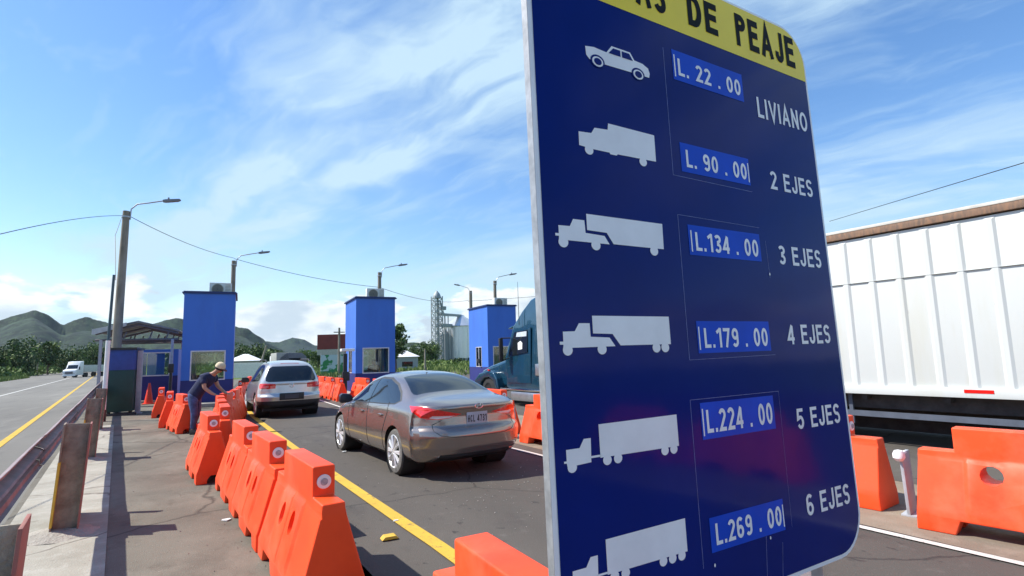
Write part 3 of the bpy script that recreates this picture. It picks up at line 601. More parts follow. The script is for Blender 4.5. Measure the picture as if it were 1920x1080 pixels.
def make_ac(x, y, z, label):
    t = empty('air_conditioner', (x, y, z), 0, label, 'air conditioner', 'air conditioning units on the booth roofs')
    MB().bx((0, 0, .04), (.82, .32, .58)).build('casing', ACW, t, .015)
    mb = MB(); mb.lathe([(.215, 0), (.225, -.012), (.205, -.016), (.2, 0)], (.30, -.002, .31), 'y', 28)
    for k in range(5): mb.lathe([(.04+.035*k, -.008), (.045+.035*k, -.012), (.05+.035*k, -.008)], (.30, -.002, .31), 'y', 24)
    mb.build('fan_guard', mat('grille', (.42, .40, .30), .5), t)
    MB().cyl((.30, -.0005, .31), (.30, -.004, .31), .2, n=28).build('fan', mat('fan_shade', (.13, .12, .09), .6), t)
    mb = MB()
    for k in range(7): mb.bx((.58, -.006, .12+.06*k), (.78, .002, .15+.06*k))
    mb.build('louvre', MATS['grille'], t)
    mb = MB(); mb.bx((.08, .02, 0), (.14, .3, .04)); mb.bx((.68, .02, 0), (.74, .3, .04)); mb.build('foot', DARKPL, t)
    return t
b1 = make_booth('first blue toll booth from the left, behind the leaning man, no side wall visible'); b1.location = (-2.07, 24.8, .0)
b2 = dup(b1, (4.66, 25.4, 0), 0, 'middle blue toll booth, a person visible inside its window'); b3 = dup(b1, (12.36, 28, 0), 0, 'right blue toll booth half hidden by the teal truck')
b1['group'] = b2['group'] = b3['group']
ac1 = make_ac(-1.25, 25.5, 4.38, 'white air conditioner on the roof of the first booth')
dup(ac1, (5.25, 25.9, 4.38), 0, 'white air conditioner on the roof of the middle booth'); dup(ac1, (13.1, 28.6, 4.38), 0, 'white air conditioner on the roof of the right booth')

# ------------------------------------------------------------ street lamps and poles
CPOLE = mat('concrete_pole', (.34, .30, .24), .85, scale=3, bump=.3, col2=(.17, .145, .11), stretch=(1, 1, .25))
def lamp(x, y, h, top=None, lean=(0, 0), r=(.16, .11), armx=1.6, label='', flip=1, group='street lamps on concrete poles'):
    t = empty('street_lamp', (x, y, 0), 0, label, 'street lamp', group)
    p0 = Vector((0, 0, 0)); p1 = Vector((lean[0], lean[1], h))
    MB().cyl(p0, p1, r[0], r[1], 20).build('pole', CPOLE, t)
    mb = MB(); a = p1+Vector((.14*flip, 0, -.35))
    mb.tube([a, a+Vector((.02*flip, 0, .45)), a+Vector((.22*flip, 0, .68)), a+Vector((.7*flip, 0, .80)), a+Vector((armx*.75*flip, 0, .92))], .028, 8)
    mb.cyl(p1+Vector((0, 0, -.28)), p1+Vector((0, 0, -.22)), r[1]+.03, n=16); mb.build('arm', STEEL, t)
    hd = MB(); c = a+Vector((armx*.75*flip, 0, .92)); e = Vector((1*flip, 0, .12)).normalized()
    hd.prism([(0, -.05), (.12, -.07), (.55, -.05), (.66, .0), (.6, .05), (.1, .05), (0, .03)], -.1, .1, 'y')
    hd.v = [tuple(c+Vector((q[0]*flip, q[1], q[2]+q[0]*.14))) for q in hd.v]
    hd.cyl(c+Vector((.2*flip, 0, .07)), c+Vector((.2*flip, 0, .17)), .035, n=10)
    hd.build('lamp_head', mat('lamp_grey', (.2, .2, .22), .5, .3), t, .01); return t
lamp(-4.530, 26.8, 8.010, lean=(0.090, 0), r=(.185, .125), armx=1.5, label='tall leaning concrete lamp pole beside the highway, in front of the guard hut')
lamp(-.55, 36.5, 7.75, r=(.16, .12), label='concrete street lamp rising behind the first booth\'s roof')
lamp(8.5, 37.7, 7.6, r=(.16, .12), label='concrete street lamp rising behind the middle booth')
lamp(18.2, 39.6, 7.6, r=(.16, .12), label='concrete street lamp rising behind the right booth')
lamp(22.5, 55.4, 8.75, r=(.2, .17), flip=-1, armx=1.5, label='dark street lamp pole with its lamp pointing left, between silo and right booth')
# thin service pipe with white lower part
t = empty('service_pipe', (-3.66, 20.4, 0), 0, 'thin steel pipe, white below and dark above, standing in front of the green cabinet', 'pipe')
MB().cyl((0, 0, 0), (.02, 0, 2.42), .062, n=16).build('lower_sleeve', WHITE, t); MB().cyl((.02, 0, 2.42), (.06, 0, 4.45), .042, .036, 16).build('upper_pipe', mat('pipe_dark', (.06, .1, .12), .5, .4), t)
MB().cyl((0, 0, 0), (0, 0, .35), .082, n=16).build('dark_base', DARKPL, t)
# wires
def wire(pts, r, label, sag=0):
    P = []
    for i in range(len(pts)-1):
        a, b = Vector(pts[i]), Vector(pts[i+1])
        for k in range(13):
            f = k/12; q = a.lerp(b, f); q.z -= sag*4*f*(1-f)*(b-a).length*.02
            if not (i and k == 0): P.append(q)
    o = MB().tube(P, r, 5).build('cable', BLACK if r > .012 else DARKPL, None); tag(o, label, 'cable'); return o
wire([(-4.321, 26.8, 7.810), (-.55, 36.4, 7.9)], .013, 'overhead cable from the tall leaning pole to the lamp behind the first booth', 1)
wire([(-.55, 36.6, 7.9), (8.5, 37.7, 6.55), (22.2, 55.3, 7.7)], .015, 'overhead cable descending past the middle booth\'s lamp', 1.2)
wire([(-4.561, 26.8, 7.810), (-4.84, 15.5, 4.6), (-5.4, 8, 3.6)], .010, 'sagging cable leaving the photo at the left from the tall leaning pole', -.5)
wire([(38.5, 24.6, 10.73), (25.6, 8.87, 8.14)], .018, 'overhead cable above the white trailer on the right', 0)
wire([(22.2, 55.4, 7.6), (45, 52, 9.6)], .02, 'cable running right from the dark lamp pole over the right booth', .3)
wire([(-4.591, 26.8, 7.760), (-4.45, 25.0, 6.6), (-3.95, 22.5, 5.2), (-3.56, 20.45, 4.3)], .011, 'loose cable looping down beside the leaning pole to the thin pipe', .6)
# far utility poles
def upole(x, y, h, label, lean=(0, 0), cross=False, r=.13):
    t = empty('utility_pole', (x, y, 0), 0, label, 'pole', 'distant utility poles')
    MB().cyl((0, 0, 0), (lean[0], lean[1], h), r, r*.7, 10).build('pole', CPOLE, t)
    if cross: MB().box((lean[0], lean[1], h-.5), (1.2, .1, .1)).build('crossarm', DARKPL, t)
upole(-31.5, 92, 8.3, 'leaning pale utility pole left of the highway near the photo\'s left edge', (1.3, 0))
upole(-44, 170, 8.5, 'thin utility pole beyond the white truck on the highway')
upole(-4.6, 62, 7.6, 'white pole standing behind the guard hut\'s roof', (.1, 0))
upole(9.9, 64, 5.2, 'utility pole with a crossarm in front of the red billboard', (0, 0), True, .16)
upole(19.3, 62, 2.6, 'slim white pole behind the bronze sedan\'s roof in front of the silo')
upole(1.6, 66, 3.4, 'short leaning white pole right of the small white-roofed house', (.9, 0))

# ------------------------------------------------------------ guard hut, green cabinet, cones
t = empty('guard_hut', (-4.02, 29, 0), 0, 'open-roofed blue guard hut with a white framed window behind the cones', 'hut')
mb = MB()
for a, b in (((0, 1.14), (.10, 2.32)), ((1.18, 1.14), (1.48, 2.32)), ((.10, 2.2), (1.18, 2.32))): mb.bx((a[0], 0, a[1]), (b[0], .1, b[1]))
mb.bx((1.38, .1, 0), (1.48, 2.5, 2.32)); mb.bx((0, 2.4, 0), (.7, 2.5, 2.32)); mb.bx((0, .1, 0), (.1, 1.4, 2.32)); mb.build('wall', BLUE, t)
MB().bx((0, -.004, 0), (1.484, .1, 1.138)).build('plinth', BNAVY, t)
mb = MB()
for a, b in (((.10, 1.14), (1.18, 1.19)), ((.10, 2.15), (1.18, 2.2)), ((.10, 1.19), (.15, 2.15)), ((1.13, 1.19), (1.18, 2.15))): mb.bx((a[0], -.02, a[1]), (b[0], .02, b[1]))
fr = mb.build('window_frame', MATS['frame_white'], t); MB().bx((.15, .0, 1.19), (1.13, .006, 2.15)).build('pane', WIN, fr)
MB().bx((0, -.35, 0), (1.6, -.01, .1)).build('step', MATS['kerb_concrete'], t, .01)
t = empty('canopy', (-3.9, 28.6, 0), 0, 'low gabled metal canopy on posts over the blue guard hut', 'canopy')
mb = MB(); rf = [(-1.5, 3.03), (0, 3.42), (1.5, 3.05), (1.5, 3.11), (0, 3.50), (-1.5, 3.12)]
mb.prism(rf, -1.2, 3.6, 'y'); mb.build('roof', mat('roof_metal', (.16, .16, .17), .5, .5, var=.3, scale=3), t)
MB().prism([(-1.55, 2.93), (-1.48, 2.93), (-.4, 3.28), (-.4, 3.42), (-1.55, 3.14)], -1.24, -1.21, 'y').build('fascia', mat('fascia_pale', (.5, .5, .5), .6), t)
for y in (-1.1, 1.2, 3.4):
    mb = MB(); mb.tube([(-1.45, y, 2.95), (0, y, 3.34), (1.45, y, 2.98)], .05, 6); mb.tube([(-1.45, y, 2.7), (1.45, y, 2.72)], .045, 6)
    for x in (-1.0, -.5, .4, 1.0): mb.tube([(x, y, 2.72), (x+.1, y, 3.05)], .03, 6)
    mb.build('truss', mat('truss_grey', (.13, .12, .13), .6), t)
for x, y in ((-1.25, -1.1), (1.25, -1.1), (-1.35, 3.4), (1.25, 3.4)): MB().bx((x-.05, y-.05, 0), (x+.05, y+.05, 2.72)).build('post', mat('post_grey', (.38, .37, .41), .6), t)
t = empty('awning_post', (-3.14, 22.9, 0), 0, 'pale grey square post beside the green cabinet, second cone showing behind it', 'post'); MB().bx((-.075, -.075, 0), (.075, .075, 2.15)).build('post', MATS['post_grey'], t, .005)
MB().bx((-.13, -.13, 0), (.13, .13, .02)).build('base_plate', MATS['post_grey'], t)
t = empty('cabinet', (-3.95, 22.4, 0), 0, 'dark green cabinet with a blue upper panel at the end of the median', 'cabinet')
GREEN = mat('cabinet_green', (.004, .035, .028), .45, var=.2, scale=3)
MB().bx((0, 0, .12), (.72, 1.6, 1.5)).build('lower_panel', GREEN, t, .01); MB().bx((.005, .01, 1.5), (.715, 1.59, 2.18)).build('upper_panel', mat('cabinet_blue', (.02, .05, .25), .5), t, .01)
MB().bx((-.05, -.05, 2.18), (.78, 1.65, 2.25)).build('lid', DARKPL, t); mb = MB()
for x in (.06, .66):
    for y in (.1, 1.5): mb.cyl((x, y, 0), (x, y, .12), .05, n=10)
mb.build('wheel', BLACK, t); MB().bx((-.1, -.07, 0), (.85, .0, .08)).build('skirt', mat('cabinet_dark', (.03, .03, .03), .7), t)
CONE = mat('cone_orange', (.9, .06, .02), .5)
def cone(x, y, label):
    t = empty('traffic_cone', (x, y, 0), 0, label, 'traffic cone', 'traffic cones by the guard hut')
    mb = MB(); mb.lathe([(.17, .03), (.04, .86), (.03, .88), (0, .88)], n=20); mb.build('cone', CONE, t); MB().bx((-.22, -.22, 0), (.22, .22, .03)).build('base', CONE, t, .01)
cone(-3.45, 27.9, 'orange traffic cone against the navy base of the guard hut'); cone(-4.02, 27.6, 'orange traffic cone mostly hidden behind the pale square post')
# dark pay terminal beside middle booth
t = empty('pay_terminal', (4.1, 25.2, 0), 0, 'tall black pay terminal with a white cap left of the middle booth', 'terminal')
MB().bx((0, 0, 0), (.16, .16, 1.9)).build('column', DARKPL, t, .01); MB().bx((-.05, -.06, .7), (.26, .12, 1.1)).build('console', DARKPL, t, .02); MB().bx((-.12, -.2, 2.0), (.45, .3, 2.12)).build('cap', WHITE, t, .02)
mb = MB(); mb.cyl((.08, .08, 1.9), (.08, .08, 2.0), .04); mb.build('neck', STEEL, t)
t = empty('camera_post', (-2.32, 24.0, 0), 0, 'black waist-high post in the gap between the guard hut and the first booth', 'post')
MB().cyl((0, 0, 0), (0, 0, 1.35), .05, n=14).build('post', DARKPL, t); MB().box((0, 0, 1.5), (.18, .16, .34)).build('housing', DARKPL, t, .04)

# ------------------------------------------------------------ cars
def shell(stations, sub=3):
    n = len(stations[0][1]); v = []; f = []; m_ = 2*n-2
    for y, P in stations:
        v += [(x, y, z) for x, z in P]+[(-x, y, z) for x, z in P[1:-1][::-1]]
    for i in range(len(stations)-1):
        for j in range(m_): f.append((i*m_+j, i*m_+(j+1) % m_, (i+1)*m_+(j+1) % m_, (i+1)*m_+j))
    for i in (0, len(stations)-1):
        o = i*m_
        for j in range(n-1):
            a, b = j, j+1; c, d = (m_-b) % m_, (m_-a) % m_
            q = []
            for k in (a, b, c, d):
                if o+k not in q: q.append(o+k)
            if len(q) >= 3: f.append(tuple(q))
    me = bpy.data.meshes.new('shell'); me.from_pydata(v, [], f); me.update(); o = bpy.data.objects.new('shell', me); COL.objects.link(o)
    md = o.modifiers.new('s', 'SUBSURF'); md.levels = sub; md.render_levels = sub
    bpy.context.view_layer.update(); nm = bpy.data.meshes.new_from_object(o.evaluated_get(bpy.context.evaluated_depsgraph_get()))
    bpy.data.objects.remove(o); b = bmesh.new(); b.from_mesh(nm); bmesh.ops.recalc_face_normals(b, faces=b.faces); return b
def lerp_table(T, z):
    if z <= T[0][0]: return T[0][1]
    for (a, p), (b, q) in zip(T, T[1:]):
        if z <= b: return p+(q-p)*(z-a)/(b-a)
    return T[-1][1]
def split(bm, parts, parent, ang=40):
    """parts: {material_index: (name, material)}; loose islands of one index become separate children"""
    objs = {}
    for mi, (nm, mt, islands) in parts.items():
        b = bm.copy(); bmesh.ops.delete(b, geom=[f for f in b.faces if f.material_index != mi], context='FACES')
        if not b.faces: b.free(); continue
        groups = []
        if islands:
            seen = set()
            for f in b.faces:
                if f.index in seen: continue
                st = [f]; g = []; seen.add(f.index)
                while st:
                    x = st.pop(); g.append(x.index)
                    for e in x.edges:
                        for y in e.link_faces:
                            if y.index not in seen: seen.add(y.index); st.append(y)
                if len(g) > 1: groups.append(set(g))
        else: groups = [None]
        for g in groups:
            c = b.copy()
            if g is not None:
                c.faces.ensure_lookup_table(); bmesh.ops.delete(c, geom=[f for f in c.faces if f.index not in g], context='FACES')
            for f in c.faces: f.material_index = 0
            me = bpy.data.meshes.new(nm); c.to_mesh(me); c.free(); o = link(nm, me, parent, mt, ang); objs.setdefault(nm, []).append(o)
        b.free()
    return objs
def seam(bvh, pts, dirv, r=.0035, off=.001):
    P = []
    for a, b in zip(pts, pts[1:]):
        a = Vector(a); b = Vector(b); n = max(2, int((b-a).length/.04))
        for k in range(n+1):
            q = a.lerp(b, k/n); h = bvh.ray_cast(q, Vector(dirv))
            if h[0] is not None: P.append(h[0]-Vector(dirv)*off)
    return P
TYRE = mat('tyre', (.12, .115, .105), .85, var=.35, scale=14)
RIM = mat('alloy_rim', (.75, .75, .73), .38, .5, var=.1)
def wheel(parent, x, y, r, side, w=.2, spokes=10):
    t = MB(); xo = side*(x); s = side
    t.lathe([(r*.72, 0), (r*.75, .004), (r*.93, -.006), (r*.985, -.03), (r, -.06), (r, -w+.04), (r*.96, -w), (r*.72, -w)], (0, 0, 0), 'x', 40)
    t.v = [(xo+s*a, y+b, r+c) for a, b, c in t.v]; o = t.build('wheel', TYRE, parent)
    t = MB(); rr = r*.74
    t.lathe([(rr, .002), (rr*.97, .006), (rr*.9, -.012), (rr*.88, -.05)], (0, 0, 0), 'x', 40)
    for k in range(spokes):
        a = 2*pi*k/spokes
        for da in (-.07, .07):
            p = Vector((-.008, cos(a+da)*rr*.93, sin(a+da)*rr*.93)); q = Vector((.0, cos(a+da*.6)*rr*.16, sin(a+da*.6)*rr*.16)); t.tube([q, p], [.015, .019], 6)
    t.lathe([(0, .012), (rr*.16, .008), (rr*.2, -.01)], (0, 0, 0), 'x', 16)
    t.v = [(xo+s*a, y+b, r+c) for a, b, c in t.v]; t.build('rim', RIM, o)
    t = MB(); t.lathe([(0, -.055), (rr*.93, -.055)], (0, 0, 0), 'x', 24); t.v = [(xo+s*a, y+b, r+c) for a, b, c in t.v]; t.build('spoke_backing', mat('backing_dark', (.03, .03, .03), .6), o)  # plain dark disc backing the gaps between the spokes
def arch(bm, yc, zc, r):
    P = [(yc+r*cos(2*pi*i/24), zc+r*sin(2*pi*i/24)) for i in range(24)]
    fs = cut(bm, P, (0, 1, 0), (0, 0, 1), lambda f, q: abs(f.normal.x) > .35 and q.z < zc+r+.1)
    bmesh.ops.delete(bm, geom=fs, context='FACES')

# ---- bronze sedan
PAINT = mat('bronze_paint', (.30, .25, .22), .25, .7, var=.03, scale=30, coat=1)
def car_materials(): pass
def st(y, zb, hs, zw, hw, zbelt, hb, ze, hr, zc):
    return (y, [(0, zb), (hs*.75, zb), (hs, zb+.03), (hw-.01, (zb+zw)/2-.02), (hw, zw), (hb+.012, (zw+zbelt)/2+.05), (hb, zbelt), ((hb*.45+hr*.55), zbelt*.42+ze*.58), (hr, ze), (hr*.62, ze*.25+zc*.75), (0, zc)])
def sedan():
    S = [st(.0, .30, .66, .60, .80, .86, .76, .93, .66, .955), st(.05, .25, .74, .60, .85, .90, .79, .985, .69, 1.01), st(.22, .21, .80, .62, .885, .93, .82, 1.035, .70, 1.055),
         st(.5, .2, .83, .62, .892, .94, .845, 1.055, .69, 1.085), st(.72, .2, .83, .62, .892, .95, .85, 1.09, .66, 1.13), st(1.1, .2, .83, .62, .89, .955, .85, 1.245, .61, 1.305),
         st(1.5, .2, .82, .62, .888, .95, .85, 1.35, .585, 1.41), st(2.1, .2, .82, .6, .888, .935, .85, 1.385, .59, 1.45), st(2.65, .2, .82, .6, .888, .915, .845, 1.33, .59, 1.405),
         st(3.05, .2, .82, .59, .888, .895, .84, 1.13, .63, 1.2), st(3.45, .2, .82, .58, .888, .86, .83, .95, .67, .99), st(3.9, .2, .8, .56, .885, .78, .82, .86, .62, .90),
         st(4.3, .22, .74, .5, .82, .67, .74, .74, .55, .78), st(4.5, .28, .6, .48, .66, .58, .6, .62, .45, .64)]
    b = shell(S, 3)
    T = [(.2, .10), (.32, .05), (.42, .0), (.58, -.03), (.66, -.01), (.70, .05), (.84, .065), (.93, .03), (.985, -.02), (1.03, .02), (1.2, .05)]
    for v in b.verts:
        w = max(0, 1-v.co.y/.45); w = w*w*(3-2*w)
        v.co.y += w*lerp_table(T, v.co.z) + w*.30*min(1, abs(v.co.x)/.84)**4
    b.normal_update()
    arch(b, .98, .33, .36); arch(b, 3.68, .33, .36)
    side = lambda f, q: abs(f.normal.x) > .25 and q.z > .6
    for s in (-1, 1):
        sd = lambda f, q, s=s: f.normal.x*s > .2 and q.x*s > .3
        outer = [(3.22, .915), (2.9, 1.10), (2.55, 1.27), (2.15, 1.35), (1.75, 1.345), (1.35, 1.26), (1.08, 1.15), (.90, 1.03), (1.05, .975), (1.5, .955), (2.3, .935)]
        for f in cut(b, outer, (0, 1, 0), (0, 0, 1), sd): f.material_index = 2
        inner = [(3.12, .932), (2.86, 1.085), (2.53, 1.245), (2.14, 1.322), (1.76, 1.318), (1.37, 1.236), (1.11, 1.130), (.955, 1.03), (1.08, .992), (1.5, .972), (2.3, .952)]
        for f in cut(b, inner, (0, 1, 0), (0, 0, 1), sd): f.material_index = 1
        # tail lamp in (u,z), u = |x| + 1.0*y wraps the corner
        tl = [(.30, .865), (.50, .905), (.75, .955), (1.0, .985), (1.36, .985), (1.22, .905), (1.05, .84), (.9, .815), (.68, .805), (.5, .82)]
        for f in cut(b, tl, (s, 1.0, 0), (0, 0, 1), lambda f, q, s=s: q.x*s > .2 and q.y < .7 and q.z > .7 and (f.normal.y < -.2 or f.normal.x*s > .3)): f.material_index = 3
        for f in cut(b, [(.40, .848), (.6, .852), (.8, .855), (.86, .83), (.7, .815), (.5, .828)], (s, 1.0, 0), (0, 0, 1), lambda f, q, s=s: f.material_index == 3 and q.x*s > .2): f.material_index = 4
    rw = [(-.50, 1.50), (.50, 1.50), (.56, 1.2), (.625, .90), (.63, .80), (.60, .745), (-.60, .745), (-.63, .80), (-.625, .90), (-.56, 1.2)]
    for f in cut(b, rw, (1, 0, 0), (0, 1, 0), lambda f, q: f.normal.z > .2 and q.z > 1.0): f.material_index = 1
    for f in cut(b, [(-.55, 2.62), (.55, 2.62), (.68, 3.4), (-.68, 3.4)], (1, 0, 0), (0, 1, 0), lambda f, q: f.normal.z > .2 and q.z > .9): f.material_index = 1
    for f in cut(b, [(-.62, .18), (.62, .18), (.55, .34), (-.55, .34)], (1, 0, 0), (0, 0, 1), lambda f, q: f.normal.y < -.3 and q.z < .5): f.material_index = 2
    root = empty('sedan', (3.00, 7.16, 0), R(7.07), 'bronze grey sedan with red tail lamps waiting in the toll lane', 'car')
    bvh = BVHTree.FromBMesh(b)
    ob = split(b, {0: ('body', PAINT, False), 1: ('window', DKGLASS, True), 2: ('trim', DARKPL, False), 3: ('tail_light', RED, True), 4: ('reverse_lens', CLEAR, True)}, root)
    for i, o in enumerate(ob.get('reverse_lens', [])): o.parent = ob['tail_light'][min(i, len(ob['tail_light'])-1)]
    # seams: trunk lid and doors
    mb = MB()
    for s in (-1, 1):
        for pts, dv in (([(.52*s, -.5, .80), (.64*s, -.5, .74), (.64*s, -.5, .66), (.56*s, -.5, .60), (.40*s, -.5, .575), (0, -.5, .565)], (0, 1, 0)),
                        ([(1.5*s, 3.20, .92), (1.5*s, 3.16, .6), (1.5*s, 3.1, .27)], (-s, 0, 0)), ([(1.5*s, 2.2, 1.33), (1.5*s, 2.17, .9), (1.5*s, 2.12, .27)], (-s, 0, 0)),
                        ([(1.5*s, 1.28, 1.0), (1.5*s, 1.26, .85), (1.5*s, 1.42, .55), (1.5*s, 1.44, .27)], (-s, 0, 0))):
            P = seam(bvh, pts, dv)
            if len(P) > 2: mb.tube(P, .004, 5)
    mb.build('panel_gap', BLACK, root)
    mb = MB()
    for s in (-1, 1):
        for y in (1.52, 2.42):
            h = bvh.ray_cast(Vector((1.5*s, y, .80)), Vector((-s, 0, 0)))[0]
            if h: hb = MB(); hb.box(h+Vector((s*.012, 0, 0)), (.03, .17, .028)); hb.build('door_handle', PAINT, root, .008)
    # plate, emblem, antenna, mirror, exhaust
    h = bvh.ray_cast(Vector((0, -1, .79)), Vector((0, 1, 0)))[0]; yp = h.y-.012
    pl = MB().bx((-.165, yp, .72), (.165, yp+.01, .88)).build('licence_plate', mat('plate_white', (.42, .45, .5), .5), root, .003)
    def pt(s, bb, y, mt, par, bold=.02):
        o = text(s, bb, -y, mt, 'plate_lettering', par, bold); return o
    pt('HCL 4731', (-.15, .745, .15, .84), yp-.002, mat('plate_black', (.01, .01, .015), .5), pl, .03)
    h = bvh.ray_cast(Vector((0, -1, .965)), Vector((0, 1, 0)))[0]; mb = MB()
    ring = [(.062*cos(2*pi*i/28), h.y-.012, (.965)+.034*sin(2*pi*i/28)) for i in range(29)]; mb.tube(ring, .006, 6)
    mb.tube([(-.03, h.y-.012, .94), (-.022, h.y-.012, .965), (-.028, h.y-.012, .988)], .005, 6); mb.tube([(.028, h.y-.012, .942), (.022, h.y-.012, .965), (.03, h.y-.012, .99)], .005, 6); mb.tube([(-.025, h.y-.012, .958), (.025, h.y-.012, .972)], .005, 6)
    mb.build('emblem', CHROME, root)
    mb = MB(); mb.lathe([(.02, 0), (.006, .02), (.005, .06), (0, .065)], (0, 1.72, 1.43), 'z', 10); mb.build('antenna', BLACK, root)
    for s in (-1, 1):
        mb = MB(); mb.prism([(0, 0), (.08, -.03), (.2, -.035), (.23, .0), (.225, .1), (.19, .135), (.05, .12), (0, .06)], 0, .11, 'y')
        mb.v = [(s*(.84+q[0]), 2.98+q[1], .93+q[2]) for q in mb.v]; mb.build('side_mirror', PAINT if s > 0 else mat('mirror_dark', (.015, .02, .035), .3), root, .02)
    for s in (-1, 1):
        for y in (.98, 3.68): wheel(root, .865, y, .318, s)
    for y in (.98, 3.68):
        for s in (-1, 1):
            q = MB(); q.lathe([(.365, 0), (.365, -.34), (0, -.34)], (0, 0, 0), 'x', 28); mb = MB(); mb.add([(s*(.86+a), y+b_, .33+c) for a, b_, c in q.v], q.f); mb.build('wheel_well', BLACK, root)
    MB().bx((-.70, .5, .19), (.70, 4.1, .28)).build('underbody', BLACK, root)
    b.free(); return root
sedan()

# ---- silver SUV
SILVER = mat('silver_paint', (.62, .60, .56), .3, .6, var=.03, scale=30, coat=1)
def suv():
    S = [st(.0, .36, .70, .62, .82, .90, .80, .97, .74, .99), st(.07, .30, .78, .62, .87, .98, .83, 1.10, .74, 1.13), st(.22, .26, .82, .64, .90, 1.0, .85, 1.36, .66, 1.40),
         st(.42, .25, .84, .66, .905, 1.02, .86, 1.54, .63, 1.595), st(.75, .25, .85, .66, .905, 1.03, .86, 1.60, .62, 1.655), st(1.6, .25, .85, .64, .905, 1.02, .86, 1.63, .62, 1.70),
         st(2.4, .25, .85, .62, .905, .99, .86, 1.57, .62, 1.64), st(2.8, .25, .85, .62, .905, .97, .86, 1.35, .64, 1.43), st(3.25, .25, .85, .6, .9, .93, .85, 1.05, .7, 1.1),
         st(3.8, .25, .82, .58, .89, .88, .83, .96, .66, 1.0), st(4.2, .27, .76, .55, .82, .76, .76, .84, .58, .88), st(4.4, .32, .62, .52, .68, .66, .64, .70, .5, .72)]
    b = shell(S, 3)
    for v in b.verts:
        w = max(0, 1-v.co.y/.5); w = w*w*(3-2*w)
        v.co.y += w*lerp_table([(.25, .08), (.4, .0), (.62, -.04), (.70, .03), (.95, .05), (1.1, .0)], v.co.z)+w*.22*min(1, abs(v.co.x)/.86)**4
    b.normal_update()
    arch(b, .92, .36, .39); arch(b, 3.53, .36, .39)
    for s in (-1, 1):
        sd = lambda f, q, s=s: f.normal.x*s > .2 and q.x*s > .3
        for f in cut(b, [(3.0, 1.0), (2.6, 1.34), (2.3, 1.51), (1.5, 1.56), (.8, 1.53), (.5, 1.40), (.55, 1.08), (1.5, 1.04)], (0, 1, 0), (0, 0, 1), sd): f.material_index = 1
        for f in cut(b, [(.50, .99), (.68, 1.01), (.9, 1.015), (1.18, 1.01), (1.22, .93), (1.15, .86), (.8, .85), (.5, .86)], (s, 1, 0), (0, 0, 1), lambda f, q, s=s: q.x*s > .3 and q.y < .5 and .7 < q.z < 1.2): f.material_index = 3
    for f in cut(b, [(-.50, 1.50), (.50, 1.50), (.60, 1.44), (.70, 1.16), (.70, 1.08), (.62, 1.05), (-.62, 1.05), (-.70, 1.08), (-.70, 1.16), (-.60, 1.44)], (1, 0, 0), (0, 0, 1), lambda f, q: q.y < .6 and f.normal.y < -.2): f.material_index = 1
    for f in cut(b, [(-.95, .2), (.95, .2), (.95, .50), (-.95, .50)], (1, 0, 0), (0, 0, 1), lambda f, q: q.y < .5 and f.normal.y < .2): f.material_index = 2
    for f in cut(b, [(-.58, 2.45), (.58, 2.45), (.68, 3.1), (-.68, 3.1)], (1, 0, 0), (0, 1, 0), lambda f, q: f.normal.z > .2 and q.z > .9): f.material_index = 1
    root = empty('suv', (1.38, 17.55, 0), R(5), 'silver SUV seen from behind, stopped beside the first toll booth', 'car')
    bvh = BVHTree.FromBMesh(b)
    split(b, {0: ('body', SILVER, False), 1: ('window', DKGLASS, True), 2: ('lower_bumper', DARKPL, False), 3: ('tail_light', RED, True)}, root)
    h = bvh.ray_cast(Vector((0, -1, .60)), Vector((0, 1, 0)))[0]
    mb = MB().bx((-.34, h.y-.01, .52), (.34, h.y+.02, .72)).build('plate_recess', DARKPL, root, .01)
    pl = MB().bx((-.19, h.y-.02, .56), (.19, h.y-.012, .68)).build('licence_plate', mat('plate_grey', (.05, .05, .06), .5), root)
    MB().bx((-.26, .46, 1.555), (.26, .50, 1.585)).build('brake_light', REDL, root, .006)
    mb = MB(); h = bvh.ray_cast(Vector((0, -1, .93)), Vector((0, 1, 0)))[0]; mb.lathe([(.055, 0), (.06, -.01), (.05, -.012), (.045, 0)], (0, h.y, .93), 'y', 20); mb.tube([(-.03, h.y-.006, .96), (0, h.y-.006, .90), (.03, h.y-.006, .96)], .006, 5); mb.build('emblem', CHROME, root)
    mb = MB()
    for s in (-1, 1): mb.tube([(.62*s, .7, 1.62), (.62*s, .85, 1.69), (.62*s, 2.1, 1.70), (.62*s, 2.3, 1.64)], .018, 6)
    mb.build('roof_rail', DARKPL, root)
    for s in (-1, 1):
        mb = MB(); mb.prism([(0, 0), (.2, -.02), (.24, .04), (.22, .15), (.05, .15), (0, .08)], 0, .12, 'y'); mb.v = [(s*(.87+q[0]), 2.72+q[1], 1.0+q[2]) for q in mb.v]; mb.build('side_mirror', DARKPL, root, .02)
        for y in (.92, 3.53): wheel(root, .885, y, .345, s, .23, 7)
    for y in (.92, 3.53):
        for s in (-1, 1):
            q = MB(); q.lathe([(.395, 0), (.395, -.36), (0, -.36)], (0, 0, 0), 'x', 24); mb = MB(); mb.add([(s*(.87+a), y+b_, .36+c) for a, b_, c in q.v], q.f); mb.build('wheel_well', BLACK, root)
    MB().bx((-.75, .3, .2), (.75, 4.1, .34)).build('underbody', BLACK, root)
    b.free(); return root
suv()

